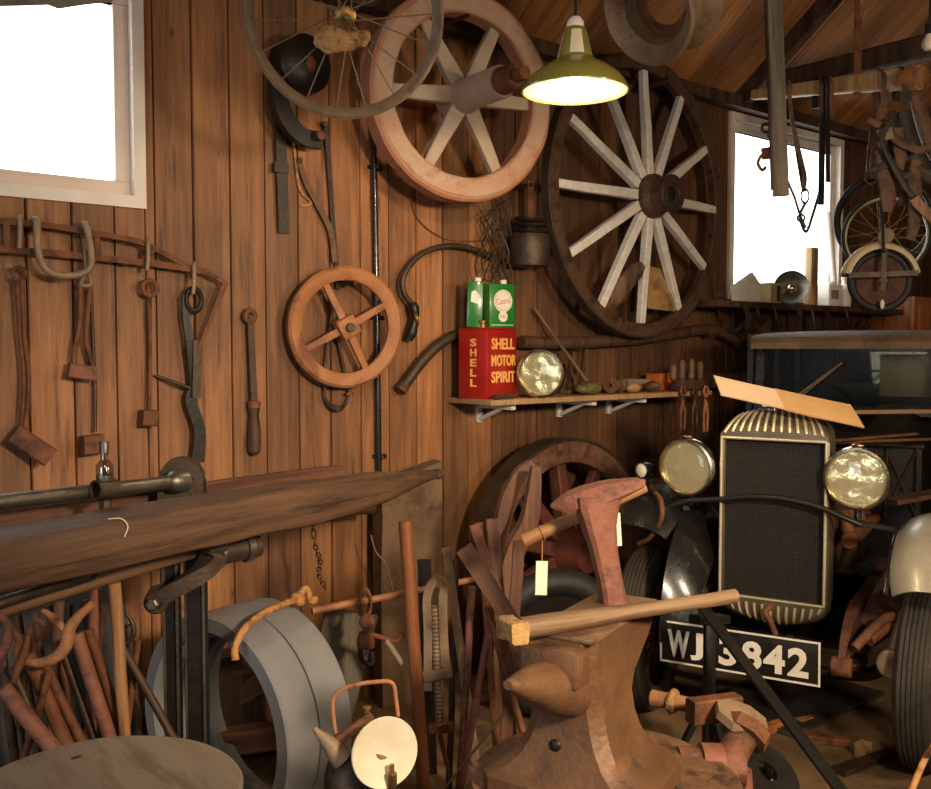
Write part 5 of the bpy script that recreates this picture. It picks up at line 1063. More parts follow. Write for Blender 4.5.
# headlamps on a cross bar
for px, py, x, nm in ((687, 469, -0.345, 'left'), (854, 475, 0.312, 'right')):
    y = -0.02; z = 1.103
    hl = bpy.data.objects.new('headlamp', None); COL.objects.link(hl); hl.parent = car; hl.empty_display_size = 0.05
    fz = V((-0.10 if nm == 'left' else 0.02, -1, -0.02))
    hl.matrix_local = frame((x, y, z), fz)
    headlamp(hl, 0.116, 0.17, carblack)
    MB().ball((0.0, 0.128, 0.004), 0.02, 10, (1.3, 0.4, 0.5)).build('rim_clip', chrome, hl)
    MB().cyl((0, -0.1, -0.06), (0, -0.17, -0.05), 0.014).build('stem', carblack, hl)
m = MB(); m.tube(smooth([(-0.42, -0.05, 0.93), (-0.34, -0.045, 0.965), (-0.2, -0.045, 0.985), (-0.02, -0.05, 1.01), (0.15, -0.045, 0.995), (0.27, -0.045, 0.955), (0.33, -0.03, 0.93)]), 0.0115, 10); m.build('lamp_bar', black, car, 'dark bowed bar across the radiator')
m = MB(); m.bar((0.32, -0.02, 0.935), (0.50, 0.12, 0.89), 0.03, 0.02); m.build('lamp_bracket', black, car); m = MB(); m.bar((-0.345, -0.02, 0.935), (-0.5, 0.12, 0.90), 0.03, 0.02); m.build('lamp_bracket', black, car)
# number plate with white characters
PF = CF @ frame((-0.062, -0.27, 0.445), (0.0, -1, 0.0))
pl = bpy.data.objects.new('number_plate', None); COL.objects.link(pl); pl.parent = car; pl.matrix_local = frame((-0.062, -0.27, 0.445), (0, -1, 0)) @ Matrix.Rotation(rad(0.5), 4, 'Z')
W_, H_ = 0.605, 0.165
MB().box((0, 0, 0), (W_, H_, 0.004), None, 0.001).build('plate', black, pl)
m = MB()
for sx, sy, wx, wy in ((0, H_/2-0.004, W_, 0.007), (0, -H_/2+0.004, W_, 0.007), (W_/2-0.004, 0, 0.007, H_), (-W_/2+0.004, 0, 0.007, H_)): m.box((sx, sy, 0.003), (wx, wy, 0.003))
m.build('border', white, pl, 'white border')
m = MB()
for ch, u, wd in (('W', 0.125, 0.088), ('J', 0.245, 0.05), ('3', 0.445, 0.07), ('8', 0.592, 0.074), ('4', 0.728, 0.078), ('2', 0.87, 0.074)):
    m = MB(); text_mb(m, ch, Matrix.Translation(((u-0.5)*W_, -0.004, 0.002)), wd, 0.108, 0.003, 0.035); m.build('character', white, pl, 'white raised character '+ch)
m = MB(); m.bar((-0.2, -0.12, 0.47), (-0.2, -0.265, 0.45), 0.03, 0.04); m.bar((0.1, -0.1, 0.47), (0.1, -0.265, 0.45), 0.03, 0.04); m.build('stay', black, pl.parent)
# wheels
def car_wheel(x, y, R, wd, spokes, label=None):
    f = frame((x, y, R+0.002), (1 if x > 0 else -1, -0.06, 0))
    wo = bpy.data.objects.new('wheel', None); COL.objects.link(wo); wo.parent = car; wo.matrix_local = f
    pr = [(R-0.11, -wd*0.36), (R-0.08, -wd*0.5), (R-0.035, -wd*0.5), (R-0.012, -wd*0.40)]
    n = 6
    for k in range(n):
        a = -wd*0.36+wd*0.72*k/n; b = a+wd*0.72/n*0.7; e = R-0.012*(abs((a+b)/wd)**2)
        pr += [(e, a), (e, b), (e-0.006, b+0.001), (e-0.006, a+wd*0.72/n-0.001)]
    pr += [(R-0.012, wd*0.40), (R-0.035, wd*0.5), (R-0.08, wd*0.5), (R-0.11, wd*0.36)]
    MB().lathe(pr, None, 64, True).build('tyre', rubber, wo)
    MB().lathe([(R-0.105, -wd*0.38), (R-0.1, -wd*0.38), (R-0.115, 0), (R-0.1, wd*0.38), (R-0.105, wd*0.38), (R-0.135, 0.01)], None, 56, True).build('rim', carblack, wo)
    MB().lathe([(0.05, -0.05), (0.07, -0.045), (0.06, 0.03), (0.045, 0.06), (0.015, 0.066)], None, 20).build('hub', rust, wo)
    for k in range(spokes):
        a = 2*PI*k/spokes; b = a+(0.45 if k % 2 else -0.45); z = 0.045 if k % 4 < 2 else -0.04
        MB().tube([(0.05*math.cos(b), 0.05*math.sin(b), z), ((R-0.125)*math.cos(a), (R-0.125)*math.sin(a), 0)], 0.0032, 5).build('spoke', rust, wo)
    MB().cyl((0, 0, -0.06), (0, 0, -0.1), 0.1, 0.12, seg=24).build('brake_drum', rust, wo)
car_wheel(0.56, 0.12, 0.36, 0.14, 32)
car_wheel(-0.56, 0.15, 0.36, 0.14, 32)
# front wings: section swept over the wheel
def wing(x0, x1, mt, y0, R, a_front, a_back, lbl, zw=0.45):
    m = MB(); n = 22; rings = []
    for k in range(n+1):
        a = a_front+(a_back-a_front)*k/n; w0 = 1.0 if k > 3 else 0.82+0.06*k
        xc, hw_ = (x0+x1)/2, (x1-x0)/2*w0; rr = []
        for j in range(13):
            th = PI*j/12; xx = xc-hw_*math.cos(th); rad_l = R-0.075*(abs(math.cos(th))**2.6)
            rr.append(V((xx, y0-rad_l*math.cos(a)*(1.0), zw+rad_l*math.sin(a))))
        for j in range(12, -1, -1):
            th = PI*j/12; xx = xc-(hw_-0.004)*math.cos(th); rad_l = R-0.006-0.075*(abs(math.cos(th))**2.6)
            rr.append(V((xx, y0-rad_l*math.cos(a), zw+rad_l*math.sin(a))))
        rings.append(rr)
    m.loft(rings); return m.build('wing', mt, car, lbl)
wr = wing(0.44, 0.74, carsheen, 0.12, 0.50, rad(36), rad(150), 'worn pale wing', 0.47)
m = MB(); m.tube(smooth([(0.445, 0.12-0.43*math.cos(a), 0.47+0.43*math.sin(a)) for a in [rad(36+114*k/12) for k in range(13)]], 3), 0.009, 8); m.build('bead', carblack, wr, 'black rolled edge')
wlft = wing(-0.70, -0.36, carblack, 0.17, 0.52, rad(46), rad(150), 'glossy black wing', 0.50)
m = MB(); vr = []
for k in range(15):
    a_ = rad(-8+158*k/14); ca, sa = math.cos(a_), math.sin(a_)
    vr.append([V((-0.362, 0.17-0.452*ca, 0.50+0.452*sa)), V((-0.30, 0.17-0.44*ca, 0.46+0.42*sa)), V((-0.235, 0.17-0.40*ca, 0.40+0.36*sa)), V((-0.235, 0.174-0.39*ca, 0.395+0.35*sa)), V((-0.30, 0.174-0.43*ca, 0.455+0.41*sa)), V((-0.36, 0.174-0.44*ca, 0.495+0.44*sa))])
m.loft(vr); m.build('wing_valance', carblack, wlft)
# side lamp on the black wing
m = MB(); f = frame((-0.545, 0.0, 1.075), (-0.3, -1, 0)); m.lathe([(0.008, -0.08), (0.03, -0.05), (0.036, -0.01), (0.036, 0.008), (0.03, 0.01), (0.029, -0.005)], f, 24); sl = m.build('side_lamp', carblack, car)
m = MB(); m.lathe([(0.031, 0.004), (0.02, 0.01), (0.0004, 0.013)], f, 24); m.build('lens', enamel, sl)
m = MB(); m.cyl((-0.545, 0.03, 1.05), (-0.545, 0.09, 0.94), 0.012); m.build('stem', carblack, sl)
m = MB(); m.tube(smooth([(-0.47, -0.05, 0.99), (-0.42, -0.12, 0.97), (-0.41, -0.14, 0.90), (-0.46, -0.13, 0.82), (-0.52, -0.1, 0.78)]), 0.010, 8); m.build('bent_stay', rust, car)
# chassis, springs, axle, engine
for s in (-1, 1):
    x = s*0.30
    m = MB(); m.bar((x, 0.12, 0.55), (x, 2.6, 0.55), 0.05, 0.10); m.sweep(smooth([(x, 0.14, 0.55), (x, 0.0, 0.54), (x, -0.12, 0.50), (x, -0.2, 0.44)]), [(-0.022, -0.04), (0.022, -0.04), (0.022, 0.04), (-0.022, 0.04)], (0, 0, 1), [1.2-0.04*i for i in range(19)]); m.build('frame_rail', darkrust, car)
    m = MB()
    for j in range(5):
        q = 1-0.13*j; m.strap(smooth([(x, 0.22-0.42*q, 0.42-0.012*j), (x, 0.22, 0.34-0.012*j), (x, 0.22+0.42*q, 0.42-0.012*j)]), 0.045, 0.009, (0, 0, 1))
    m.build('leaf_spring', darkrust, car)
    m = MB(); m.cyl((x-0.035, -0.2, 0.43), (x+0.035, -0.2, 0.43), 0.036, seg=18); m.build('spring_eye', rust, car)
m = MB(); m.tube(smooth([(-0.54, 0.15, 0.36), (-0.4, 0.15, 0.34), (-0.3, 0.2, 0.28), (0, 0.2, 0.26), (0.3, 0.2, 0.28), (0.4, 0.13, 0.34), (0.54, 0.12, 0.36)]), 0.026, 8); m.build('front_axle', black, car)
m = MB(); m.tube(smooth([(0.38, -0.12, 0.52), (0.44, 0.02, 0.56), (0.43, 0.12, 0.52), (0.36, 0.1, 0.45)]), 0.022, 8); m.tube(smooth([(0.34, -0.18, 0.50), (0.40, -0.1, 0.57), (0.45, 0.0, 0.59), (0.50, 0.1, 0.52)]), 0.018, 8); m.build('shackle_arm', oldwood if False else rust, car)
m = MB(); m.cyl((0.46, -0.12, 0.44), (0.46, -0.02, 0.44), 0.055, seg=20); m.build('damper', greyrust, car); m = MB(); m.cyl((0.46, -0.07, 0.46), (0.50, 0.02, 0.60), 0.035, seg=14); m.build('damper_arm', greyrust, car)
m = MB(); m.box((0.0, 0.62, 0.78), (0.26, 0.7, 0.42), None, 0.02); m.box((0.02, 0.6, 1.02), (0.2, 0.6, 0.08), None, 0.015); m.rough(0.004, 14); en = m.build('engine_block', darkrust, car)
for k in range(4):
    m = MB(); m.tube(smooth([(0.12, 0.36+0.16*k, 0.92), (0.2, 0.36+0.16*k, 0.9), (0.23, 0.36+0.16*k, 0.8)]), 0.026, 8); m.build('manifold', rust, en)
m = MB(); m.cyl((0.24, 0.3, 0.80), (0.24, 0.95, 0.80), 0.035); m.build('exhaust', rust, en)
m = MB(); m.cyl((0.22, 0.38, 0.66), (0.25, 0.34, 0.80), 0.04, 0.03); m.ball((0.26, 0.42, 0.74), 0.05, 14); m.build('carburettor', iron, en)
m = MB(); m.bar((0.36, 0.10, 0.50), (0.50, 0.45, 0.84), 0.12, 0.012, (0.6, 0, 1)); m.build('inner_wing_panel', darkrust, car, 'rusty panel between engine and pale wing')
m = MB(); m.bar((0.0, 0.15, 0.40), (0.0, 2.4, 0.36), 0.7, 0.03); m.build('undertray', carblack, car)
m = MB(); m.bar((0.30, -0.02, 0.45), (0.30, -0.16, 0.45), 0.03, 0.02)
bpy_ = m.build('rail_clip', rust, car)
# scuttle, bonnet remains, cab
y1 = 1.02
m = MB(); m.loft([[V((s*w2, y, z)) for s, w2, z in ((-1, w, 0.5), (-1, w, zz), (-1, w*0.75, zz+0.07), (1, w*0.75, zz+0.07), (1, w, zz), (1, w, 0.5))] for y, w, zz in ((y1, 0.40, 1.12), (1.3, 0.46, 1.2), (1.36, 0.47, 1.22))]); m.build('scuttle', carblack, car)
m = MB(); m.box((0.27, y1-0.012, 0.97), (0.34, 0.02, 0.32), None, 0.004); bh = m.build('bulkhead_box', blackrub, car)
m = MB()
for x in (0.29, 0.42): m.bar((x, y1-0.03, 0.80), (x, y1-0.03, 1.14), 0.012, 0.012)
m.bar((0.29, y1-0.03, 0.82), (0.42, y1-0.03, 1.12), 0.01, 0.008); m.bar((0.29, y1-0.03, 1.12), (0.42, y1-0.03, 0.82), 0.01, 0.008); m.bar((0.02, y1-0.03, 1.14), (0.45, y1-0.03, 1.14), 0.02, 0.014); m.build('brace', iron, bh)
m = MB(); m.loft([[V((x, y, z)) for x, z in ((-w, 0.95), (-w, zt-0.02), (-w*0.7, zt+0.05), (-w*0.3, zt+0.06), (-w*0.3, zt+0.05), (-w*0.66, zt+0.04), (-w+0.012, zt-0.03), (-w+0.012, 0.95))] for y, w in ((0.12, 0.2), (0.5, 0.27), (0.9, 0.36), (1.05, 0.39))]); m.build('bonnet_panel', carblack, car)
# cab: pillars, header, roof, sides, rear with window
yw, ww, zw0, zw1 = 1.36, 0.47, 1.285, 1.64
CX = 0.05
m = MB()
for s in (-1, 1): m.bar((s*(ww-0.025), yw, zw0-0.07), (s*(ww-0.025), yw+0.05, zw1), 0.05, 0.06)
m.bar((-ww, yw, zw0-0.01), (ww, yw, zw0-0.01), 0.04, 0.05, n=2); m.sh(CX).build('windscreen_frame', carblack, car)
m = MB(); m.box((0, yw+0.02, (zw0+zw1)/2), (2*ww-0.08, 0.004, zw1-zw0)); m.sh(CX).build('windscreen', dusty, car)
m = MB(); rr = []
for y, zz, w in ((yw-0.09, 1.640, ww), (yw-0.06, 1.665, ww+0.012), (yw+0.05, 1.685, ww+0.02), (yw+0.5, 1.705, ww+0.04), (yw+1.0, 1.695, ww+0.04), (yw+1.35, 1.65, ww)):
    rr.append([V((x*w, y, zz+0.008*(1-abs(x)**2)-0.02)) for x in (-1, -0.9, -0.5, 0, 0.5, 0.9, 1)]+[V((x*w, y, zz-0.05)) for x in (1, 0.9, 0.5, 0, -0.5, -0.9, -1)])
m.loft(rr); m.sh(CX).build('roof', mat('lit_brown_roof', (104, 82, 56), (126, 100, 70), (76, 58, 40), sc=6, rough=0.7), car, 'dusty roof with rolled front edge')  # warm light on the front edge is put into the brown of the roof
ye = yw+1.30
m = MB()
for s in (-1, 1):
    x = s*(ww+0.03); m.box((x, (yw+ye)/2, 0.92), (0.03, ye-yw, 0.75)); 
    for y in (yw+0.06, yw+0.68, ye-0.05): m.box((x, y, 1.47), (0.03, 0.08, 0.4))
m.sh(CX).build('body_side', carblack, car)
m = MB()
bw, bz0, bz1 = 0.30, 1.37, 1.57
m.box((0, ye, 0.96), (1.06, 0.03, 0.82)); m.box((0, ye, 1.63), (1.06, 0.03, 0.12)); m.box((-0.415, ye, 1.47), (0.23, 0.03, 0.2)); m.box((0.415, ye, 1.47), (0.23, 0.03, 0.2)); m.sh(CX).build('rear_panel', carblack, car)
m = MB(); m.box((0, ye, 1.47), (0.6, 0.006, 0.2)); m.sh(CX).build('rear_window', glass, car); m = MB(); m.box((0.29, yw+0.075, 1.455), (0.29, 0.006, 0.215), None, 0.002); m.sh(CX).build('visor_panel', mat('milky_panel', (150, 146, 128), (170, 166, 148), (120, 116, 100), sc=5, rough=0.25), car, 'milky pale panel behind the windscreen')
m = MB()
for s in (-1, 1): m.box((s*0.24, yw+0.75, 1.0), (0.42, 0.12, 0.55), None, 0.04); m.box((s*0.24, yw+0.55, 0.78), (0.42, 0.4, 0.12), None, 0.04)
m.sh(CX).build('seat', brleather, car)
m = MB(); m.torus(0.2, 0.011, frame((-0.2, yw+0.22, 1.27), (0.0, -0.75, -0.66)), 40, 8); m.tube([(-0.2, yw+0.22, 1.27), (-0.2, yw-0.1, 1.1)], 0.015, 8); m.bar((-0.39, yw+0.22, 1.27), (-0.01, yw+0.22, 1.27), 0.02, 0.01); m.sh(CX).build('steering_wheel', carblack, car)
m = MB(); m.tube([(-0.30, yw-0.015, 1.30), (-0.02, yw-0.03, 1.52)], 0.006, 6); m.tube([(-0.27, yw-0.02, 1.30), (-0.03, yw-0.035, 1.51)], 0.004, 6); m.sh(CX).build('wiper', greyrust, car)
# boards lying on the bonnet
b0, b1 = dep(717, 386, 3.82), dep(857, 417, 3.62)
d = (b1-b0); mid = b0.lerp(b1, 0.46)
t = thing('cardboard_strip', 'bent strip of tan cardboard resting on the radiator cap', 'cardboard', mid)
wdir = (FH*0.85+V((0, 0, 0.50))).normalized()
for a, b, nm, mt in ((b0+V((0, 0, 0.0)), mid, 'pale_flap', palecard), (mid, b1, 'tan_flap', card)):
    m = MB(t); hwv = wdir*0.07 if nm == 'pale_flap' else wdir*0.075
    up_ = d.cross(wdir).normalized()*0.006
    m.loft([[a-hwv, a+hwv, a+hwv+up_, a-hwv+up_], [b-hwv, b+hwv, b+hwv+up_, b-hwv+up_]]); m.sub(2).rough(0.003, 8); m.build(nm, mt, t)
rod('thin_batten', 'thin orange-brown batten lying along the scuttle below the windscreen', 'batten', cpt((0.07, 1.02, 1.285)), cpt((0.66, 1.22, 1.30)), 0, handwood, square=(0.028, 0.02))
for i, (a, b) in enumerate((((0.05, 0.75, 1.16), (0.5, 0.92, 1.185)), ((0.1, 0.7, 1.175), (0.42, 0.98, 1.20)))):
    rod('offcut', ('rusty thin offcut lying over the bulkhead, upper of two', 'rusty thin offcut lying over the bulkhead, lower of two')[1-i], 'offcut', cpt(a), cpt(b), 0, rust, square=(0.02, 0.012))
rod('red_offcut', 'short red-brown board wedged between bulkhead and pale wing', 'board', cpt((0.36, 0.62, 0.93)), cpt((0.62, 0.8, 0.985)), 0, darkrust, square=(0.1, 0.02))
# bars leaning before the plate
pa, pb = dep(699, 602, 3.3), dep(842, 792, 2.75)
k = (pa.z-0.005)/(pa.z-pb.z); foot = pa+(pb-pa)*min(k, 3)
rod('black_bar', 'long dark flat bar slanting down across the number plate', 'bar', V((foot.x, foot.y, 0.004)) if foot.z < 0.02 else foot, pa, 0, black, square=(0.045, 0.014), n=4)
a = dep(710, 606, 3.40)
t = thing('axle_stand', 'black iron stand rising in front of the J of the number plate', 'stand', (a.x, a.y, 0))
MB().box((0, 0, 0.38), (0.04, 0.03, 0.46), Matrix.Rotation(rad(-30), 4, 'Z'), 0.004).build('post', black, t)
MB().bar((-0.09, 0, 0.63), (0.09, 0, 0.60), 0.05, 0.03).build('cradle', black, t)
MB().box((0, 0, 0.30), (0.14, 0.1, 0.02), Matrix.Rotation(rad(-30), 4, 'Z'), 0.004).build('flange', iron, t)
for s in range(3):
    q = rad(120*s+20); MB().bar((0.02*math.cos(q), 0.02*math.sin(q), 0.30), (0.16*math.cos(q), 0.16*math.sin(q), 0.006), 0.035, 0.02).build('leg', black, t)
# things on the floor by the anvil stump
zs = 0.52
def on_st(px, py, h=0.02): return onZ(px, py, zs+h)
a, b = onZ(655, 708, 0.5), onZ(722, 721, 0.5)
t = thing('brass_tap', 'long tan wooden handle with knobbed collar lying right of the anvil foot', 'handle', frame(a+V((0, 0, 0.03)), b-a)); L = (b-a).length
t.name = 'rasp_handle'; FR[t.name] = FR.get('brass_tap')
MB().lathe([(0.01, -0.02), (0.026, -0.01), (0.024, 0.03), (0.03, 0.05), (0.024, 0.07), (0.021, L*0.6), (0.027, L*0.9), (0.02, L*1.02), (0.008, L*1.04)], None, 18).rough(0.003, 20).build('handle', handwood, t)
MB().torus(0.026, 0.012, Matrix.Translation((0, 0, 0.055)), 20, 8).rough(0.005, 30).build('collar', mud, t)
rodm = MB(); q = onZ(722, 700, 0.5)
t = thing('pipe_fitting', 'heap of rusty iron pipe tees and flanges at the bottom right of the anvil', 'pipe fitting', onZ(722, 770, 0.35))
td = 2.5
MB(t).tube([dep(678, 766, td), dep(742, 768, td)], [0.05, 0.052], 18).build('main_pipe', rustred, t)
MB(t).lathe([(0.03, -0.03), (0.062, -0.028), (0.062, 0.028), (0.03, 0.03)], frame(dep(711, 767, td), dep(742, 768, td)-dep(678, 766, td)), 24).build('flange', rustred, t)
MB(t).tube(smooth([dep(730, 768, td), dep(734, 752, td+0.03), dep(742, 738, td+0.06), dep(748, 728, td+0.08)]), 0.042, 14).build('branch_pipe', rust, t)
MB(t).lathe([(0.03, -0.02), (0.066, -0.018), (0.066, 0.018), (0.03, 0.02)], frame(dep(746, 732, td+0.07), dep(750, 724, td+0.08)-dep(738, 745, td+0.04)), 8).build('flange', rust, t)
MB(t).lathe([(0.02, -0.015), (0.075, -0.012), (0.075, 0.012), (0.02, 0.015)], frame(dep(741, 718, td+0.1), V((0.1, -0.3, 0.9))), 8).build('nut_plate', greyrust, t)
MB(t).tube([dep(742, 770, td), dep(744, 800, td), dep(744, 860, td)], 0.026, 12).build('drop_pipe', rustred, t)
MB(t).bar(dep(690, 712, td+0.15), dep(738, 706, td+0.2), 0.05, 0.07).build('lug', rust, t)
t = thing('iron_casting', 'black pierced iron casting lying right of the rusty pipe tees', 'casting', onZ(765, 785, 0.2))
f = frame(dep(764, 775, 2.62), V((0.0, -0.6, 0.8))); m = MB(t); m.lathe([(0.03, -0.02), (0.1, -0.02), (0.11, 0.0), (0.1, 0.02), (0.03, 0.02)], f, 28, True)
for k in range(5): m.bar(f @ V((0.02*math.cos(k*1.257), 0.02*math.sin(k*1.257), 0)), f @ V((0.1*math.cos(k*1.257), 0.1*math.sin(k*1.257), 0)), 0.02, 0.02)
m.build('ring', black, t); MB(t).bar(dep(764, 782, 2.64), dep(764, 915, 2.64), 0.16, 0.14).build('base', black, t)
orangew = WD('split_orange_wood', (172, 102, 50), (192, 122, 66), (130, 76, 40), rough=0.7)
def chip(name, label, a, b, w_, h_, mt):
    pa, pb = onZ(*a, h_/2+0.001), onZ(*b, h_/2+0.001); m = MB(); m.bar(pa, pb, w_, h_, (0, 0, 1), w_*0.6, h_, n=3); m.rough(0.004, 16)
    for v in m.bm.verts: v.co.z = max(v.co.z, 0.001)
    return solo(name, label, 'wood chip' if mt is orangew else 'floor scrap', m, mt)
chip('split_wood', 'longer piece of split orange wood lying before the car, nearer the anvil', (752, 735), (786, 722), 0.06, 0.035, orangew)
chip('split_wood', 'short sliver of split orange wood beyond the dark slanting bar', (798, 722), (812, 719), 0.04, 0.025, orangew)
chip('floor_iron', 'flat rusty iron strip lying on the floor under the car front', (800, 735), (850, 742), 0.08, 0.03, rust)
chip('floor_iron', 'bent dark iron strip on the floor pointing at the right tyre', (838, 772), (893, 752), 0.07, 0.02, iron)
p = onZ(863, 757, 0.0); m = MB(); m.box((p.x, p.y, 0.03), (0.058, 0.045, 0.058), Matrix.Identity(4), 0.004); solo('wood_chock', 'small pale wooden chock standing on the floor left of the right tyre', 'chock', m, palewood)
solo('yellow_rope', 'pale yellow rope hanging slack at the bottom right corner', 'rope', MB().tube(smooth([dep(905, 810, 2.4), dep(915, 782, 2.45), dep(926, 757, 2.5), dep(940, 735, 2.5)]+[cpt((0.74, -0.12, 0.52))]), 0.0085, 8), rope_m)
pd = onZ(790, 700, 0.0); m = MB(); m.box((pd.x, pd.y, 0.011), (0.75, 0.5, 0.018), CF.to_3x3().to_4x4() if False else Matrix.Identity(4), 0.003); m.rough(0.004, 4)
for v in m.bm.verts: v.co.z = max(v.co.z, 0.001)
solo('floor_sheet', 'dark steel sheet lying on the floor under the number plate', 'sheet', m, steel)
# ------------------------------------------------------------------ right side: pole, harness, wheels, window sill
pA = wl(731, 95, 0.0); pA.y = WALL-0.16; pA.z = 3.13; pB = dep(921, 77, 5.02)
t = thing('harness_pole', 'pale wooden pole running out from the eaves above the right window', 'pole', pA)
MB(t).bar(pA, pB, 0.05, 0.055, (0, 0, 1), 0.07, 0.115, n=10).rough(0.004, 6).build('pole', polewood, t)
m = MB(t); d = (pB-pA).normalized(); m.tube([pB-d*0.10, pB-d*0.04, pB+d*0.012], [0.062, 0.064, 0.055], 12); m.rough(0.006, 16); m.build('wrapped_end', handwood, t, 'orange-brown wrapped end')
q = pA.lerp(pB, 0.52); q2 = V((q.x, q.y, roof_z(q)-0.02))
def on_pole(px):
    best = min(range(201), key=lambda i: abs((lambda c: CXP+FPX*c.dot(RT)/c.dot(FW))(pA.lerp(pB, i/200)-CAM)-px)); return pA.lerp(pB, best/200)
q = on_pole(848)
solo('pole_hanger', 'rusty flat iron hanger holding the pale pole to the roof', 'hanger', MB().bar(q+V((0, -0.05, -0.07)), V((q.x, q.y-0.05, roof_z(q)+0.0)), 0.04, 0.012, FH), rust)
# grey upright hung from the roof
gt = dep(781, 196, 4.1); g1 = dep(774, 0, 4.1); g2 = gt+(g1-gt)*((roof_z(gt)-0.05-gt.z)/(g1.z-gt.z))
t = thing('grey_post', 'grey flat wooden post hanging down from the roof before the right window', 'post', frame(gt, g2-gt, (-FH.x, -FH.y, 0)))
L = (g2-gt).length; MB().bar((0, 0, 0), (0, 0, L), 0.064, 0.03, (0, 1, 0), n=6).rough(0.002, 8).build('post', greywood, t)
MB().bar((0.025, -0.02, 0.03), (0.025, -0.02, L), 0.02, 0.012, (0, 1, 0)).build('edge_strip', darkwood, t)
hp = lambda x, y, tt=4.15: dep(x, y, tt)
t = thing('iron_hook', 'rusty double hook fixed to the left edge of the grey hanging post', 'hook', hp(768, 155))
MB(t).torus(0.018, 0.007, frame(hp(766, 128), -FH), 20, 8).build('eye', iron, t)
MB(t).tube(smooth([hp(768, 134), hp(773, 144), hp(770, 152), hp(762, 155), hp(758, 163), hp(762, 170), hp(766, 167)]), 0.0075, 8).build('hook', rust, t)
MB(t).bar(hp(762, 154), hp(777, 152), 0.05, 0.018, FH).build('plate', rust, t)
# straps hung over the pole
def hang(name, label, px, y1, wd, mt, dx=0.0, loop=True, off=0.0):
    q = on_pole(px); w2 = FH*0.06; b = dep(px+dx, y1, (q-CAM).dot(FH)-0.07)
    P = [q+V((0, 0, -0.1))+w2, q+V((0, 0, 0.02))+w2, q+V((0, 0, 0.062)), q+V((0, 0, 0.02))-w2, q+V((0, 0, -0.08))-w2, (q-w2+V((0, 0, -0.1))).lerp(b, 0.5), b]
    return solo(name, label, 'strap', MB().strap(smooth(P, 4), wd, 0.007, FH), mt, 'straps hung over the pale pole')
hang('harness_strap', 'black harness strap with a loose tail hanging before the right window jamb', 819, 205, 0.034, leather, 2)
hang('harness_strap', 'narrow dark strap hanging just right of the black one by the window jamb', 824, 182, 0.024, leather, 4)
hang('harness_strap', 'short curled strap end hanging highest on the pale pole', 827, 118, 0.024, brleather, 5)
hang('harness_strap', 'brown strap carrying the leather harness pads', 880, 122, 0.036, brleather)
hang('harness_strap', 'dark strap right of the harness pads on the pale pole', 902, 130, 0.042, leather)
hang('harness_strap', 'thin brown strap slanting down to the chain before the window', 787, 192, 0.024, brleather, 17)
sp = lambda x, y, tt=5.45: dep(x, y, tt)
t = thing('chain_bridle', 'tangle of rings and thin straps dangling before the bright window', 'bridle', sp(803, 215))
MB(t).torus(0.028, 0.006, frame(sp(805, 196), -FH) @ Matrix.Diagonal((0.8, 1.4, 1, 1)), 22, 8).build('ring', iron, t)
MB(t).strap(smooth([sp(804, 188), sp(805, 176), sp(799, 150), sp(793, 125)]), 0.02, 0.005, FH).build('strap', brleather, t)
MB(t).strap(smooth([sp(786, 178), sp(794, 196), sp(800, 215), sp(806, 228)]), 0.014, 0.005, FH).build('strap', brleather, t)
MB(t).strap(smooth([sp(806, 202), sp(800, 216), sp(806, 232), sp(813, 214), sp(820, 190)]), 0.016, 0.005, FH).build('strap', leather, t)
MB(t).torus(0.02, 0.006, frame(sp(801, 218), -FH), 20, 8).build('ring', iron, t)
# harness pads
t = thing('harness_collar', 'mass of brown leather harness pads hanging from the pale pole at right', 'harness', sp(888, 190, 4.95))
def hs(name, pts, wd, mt, tt=4.95, th=0.012, prof=None):
    m = MB(t); P = smooth([dep(a, b, tt) for a, b in pts], 5); n = len(P)
    m.sweep(P, [(wd/2*math.copysign(abs(math.cos(k*PI/5))**0.7, math.cos(k*PI/5)), th/2*math.sin(k*PI/5)) for k in range(10)], FH, [0.8+0.35*math.sin(PI*i/(n-1)) for i in range(n)]); m.rough(0.004, 12, len(pts)+wd*50); m.build(name, mt, t)
hs('pad', [(882, 108), (879, 130), (876, 155), (873, 178)], 0.085, brleather, 4.95, 0.06)
hs('pad', [(889, 112), (892, 135), (890, 160), (886, 186)], 0.07, leather, 4.99, 0.05)
hs('pad', [(903, 112), (908, 135), (914, 155), (924, 172), (932, 182)], 0.09, leather, 5.02, 0.06)
hs('pad', [(915, 96), (922, 118), (929, 140), (936, 158)], 0.07, brleather, 5.06, 0.05)
hs('flap', [(880, 150), (884, 175), (888, 196), (886, 212)], 0.075, brleather, 4.9, 0.02)
hs('flap', [(898, 128), (900, 155), (906, 182), (903, 206)], 0.06, brleather, 4.93, 0.02)
hs('flap', [(916, 160), (914, 185), (916, 212), (910, 240)], 0.065, brleather, 4.88, 0.018)
hs('cross_strap', [(868, 120), (884, 128), (900, 142), (918, 150), (932, 146)], 0.04, brleather, 4.9, 0.012)
hs('cross_strap', [(870, 172), (888, 165), (905, 176), (920, 168), (934, 176)], 0.035, leather, 4.88, 0.012)
hs('cross_strap', [(893, 118), (882, 140), (896, 170), (912, 196), (926, 206)], 0.03, leather, 4.86, 0.01)
MB(t).bar(dep(878, 136, 4.89), dep(892, 133, 4.89), 0.06, 0.02, FH).build('buckle', greyrust, t)
MB(t).torus(0.03, 0.007, frame(dep(871, 178, 4.88), -FH), 22, 8).build('ring', iron, t)
MB(t).ball(dep(885, 125, 4.93), 0.022, 12, (1, 0.5, 1)).build('stud', greyrust, t)
MB(t).strap(smooth([dep(914, 198, 4.84), dep(920, 206, 4.84), dep(935, 220, 4.84)]), 0.05, 0.01, FH).build('yellow_strap', handwood, t, 'yellowish diagonal strap')
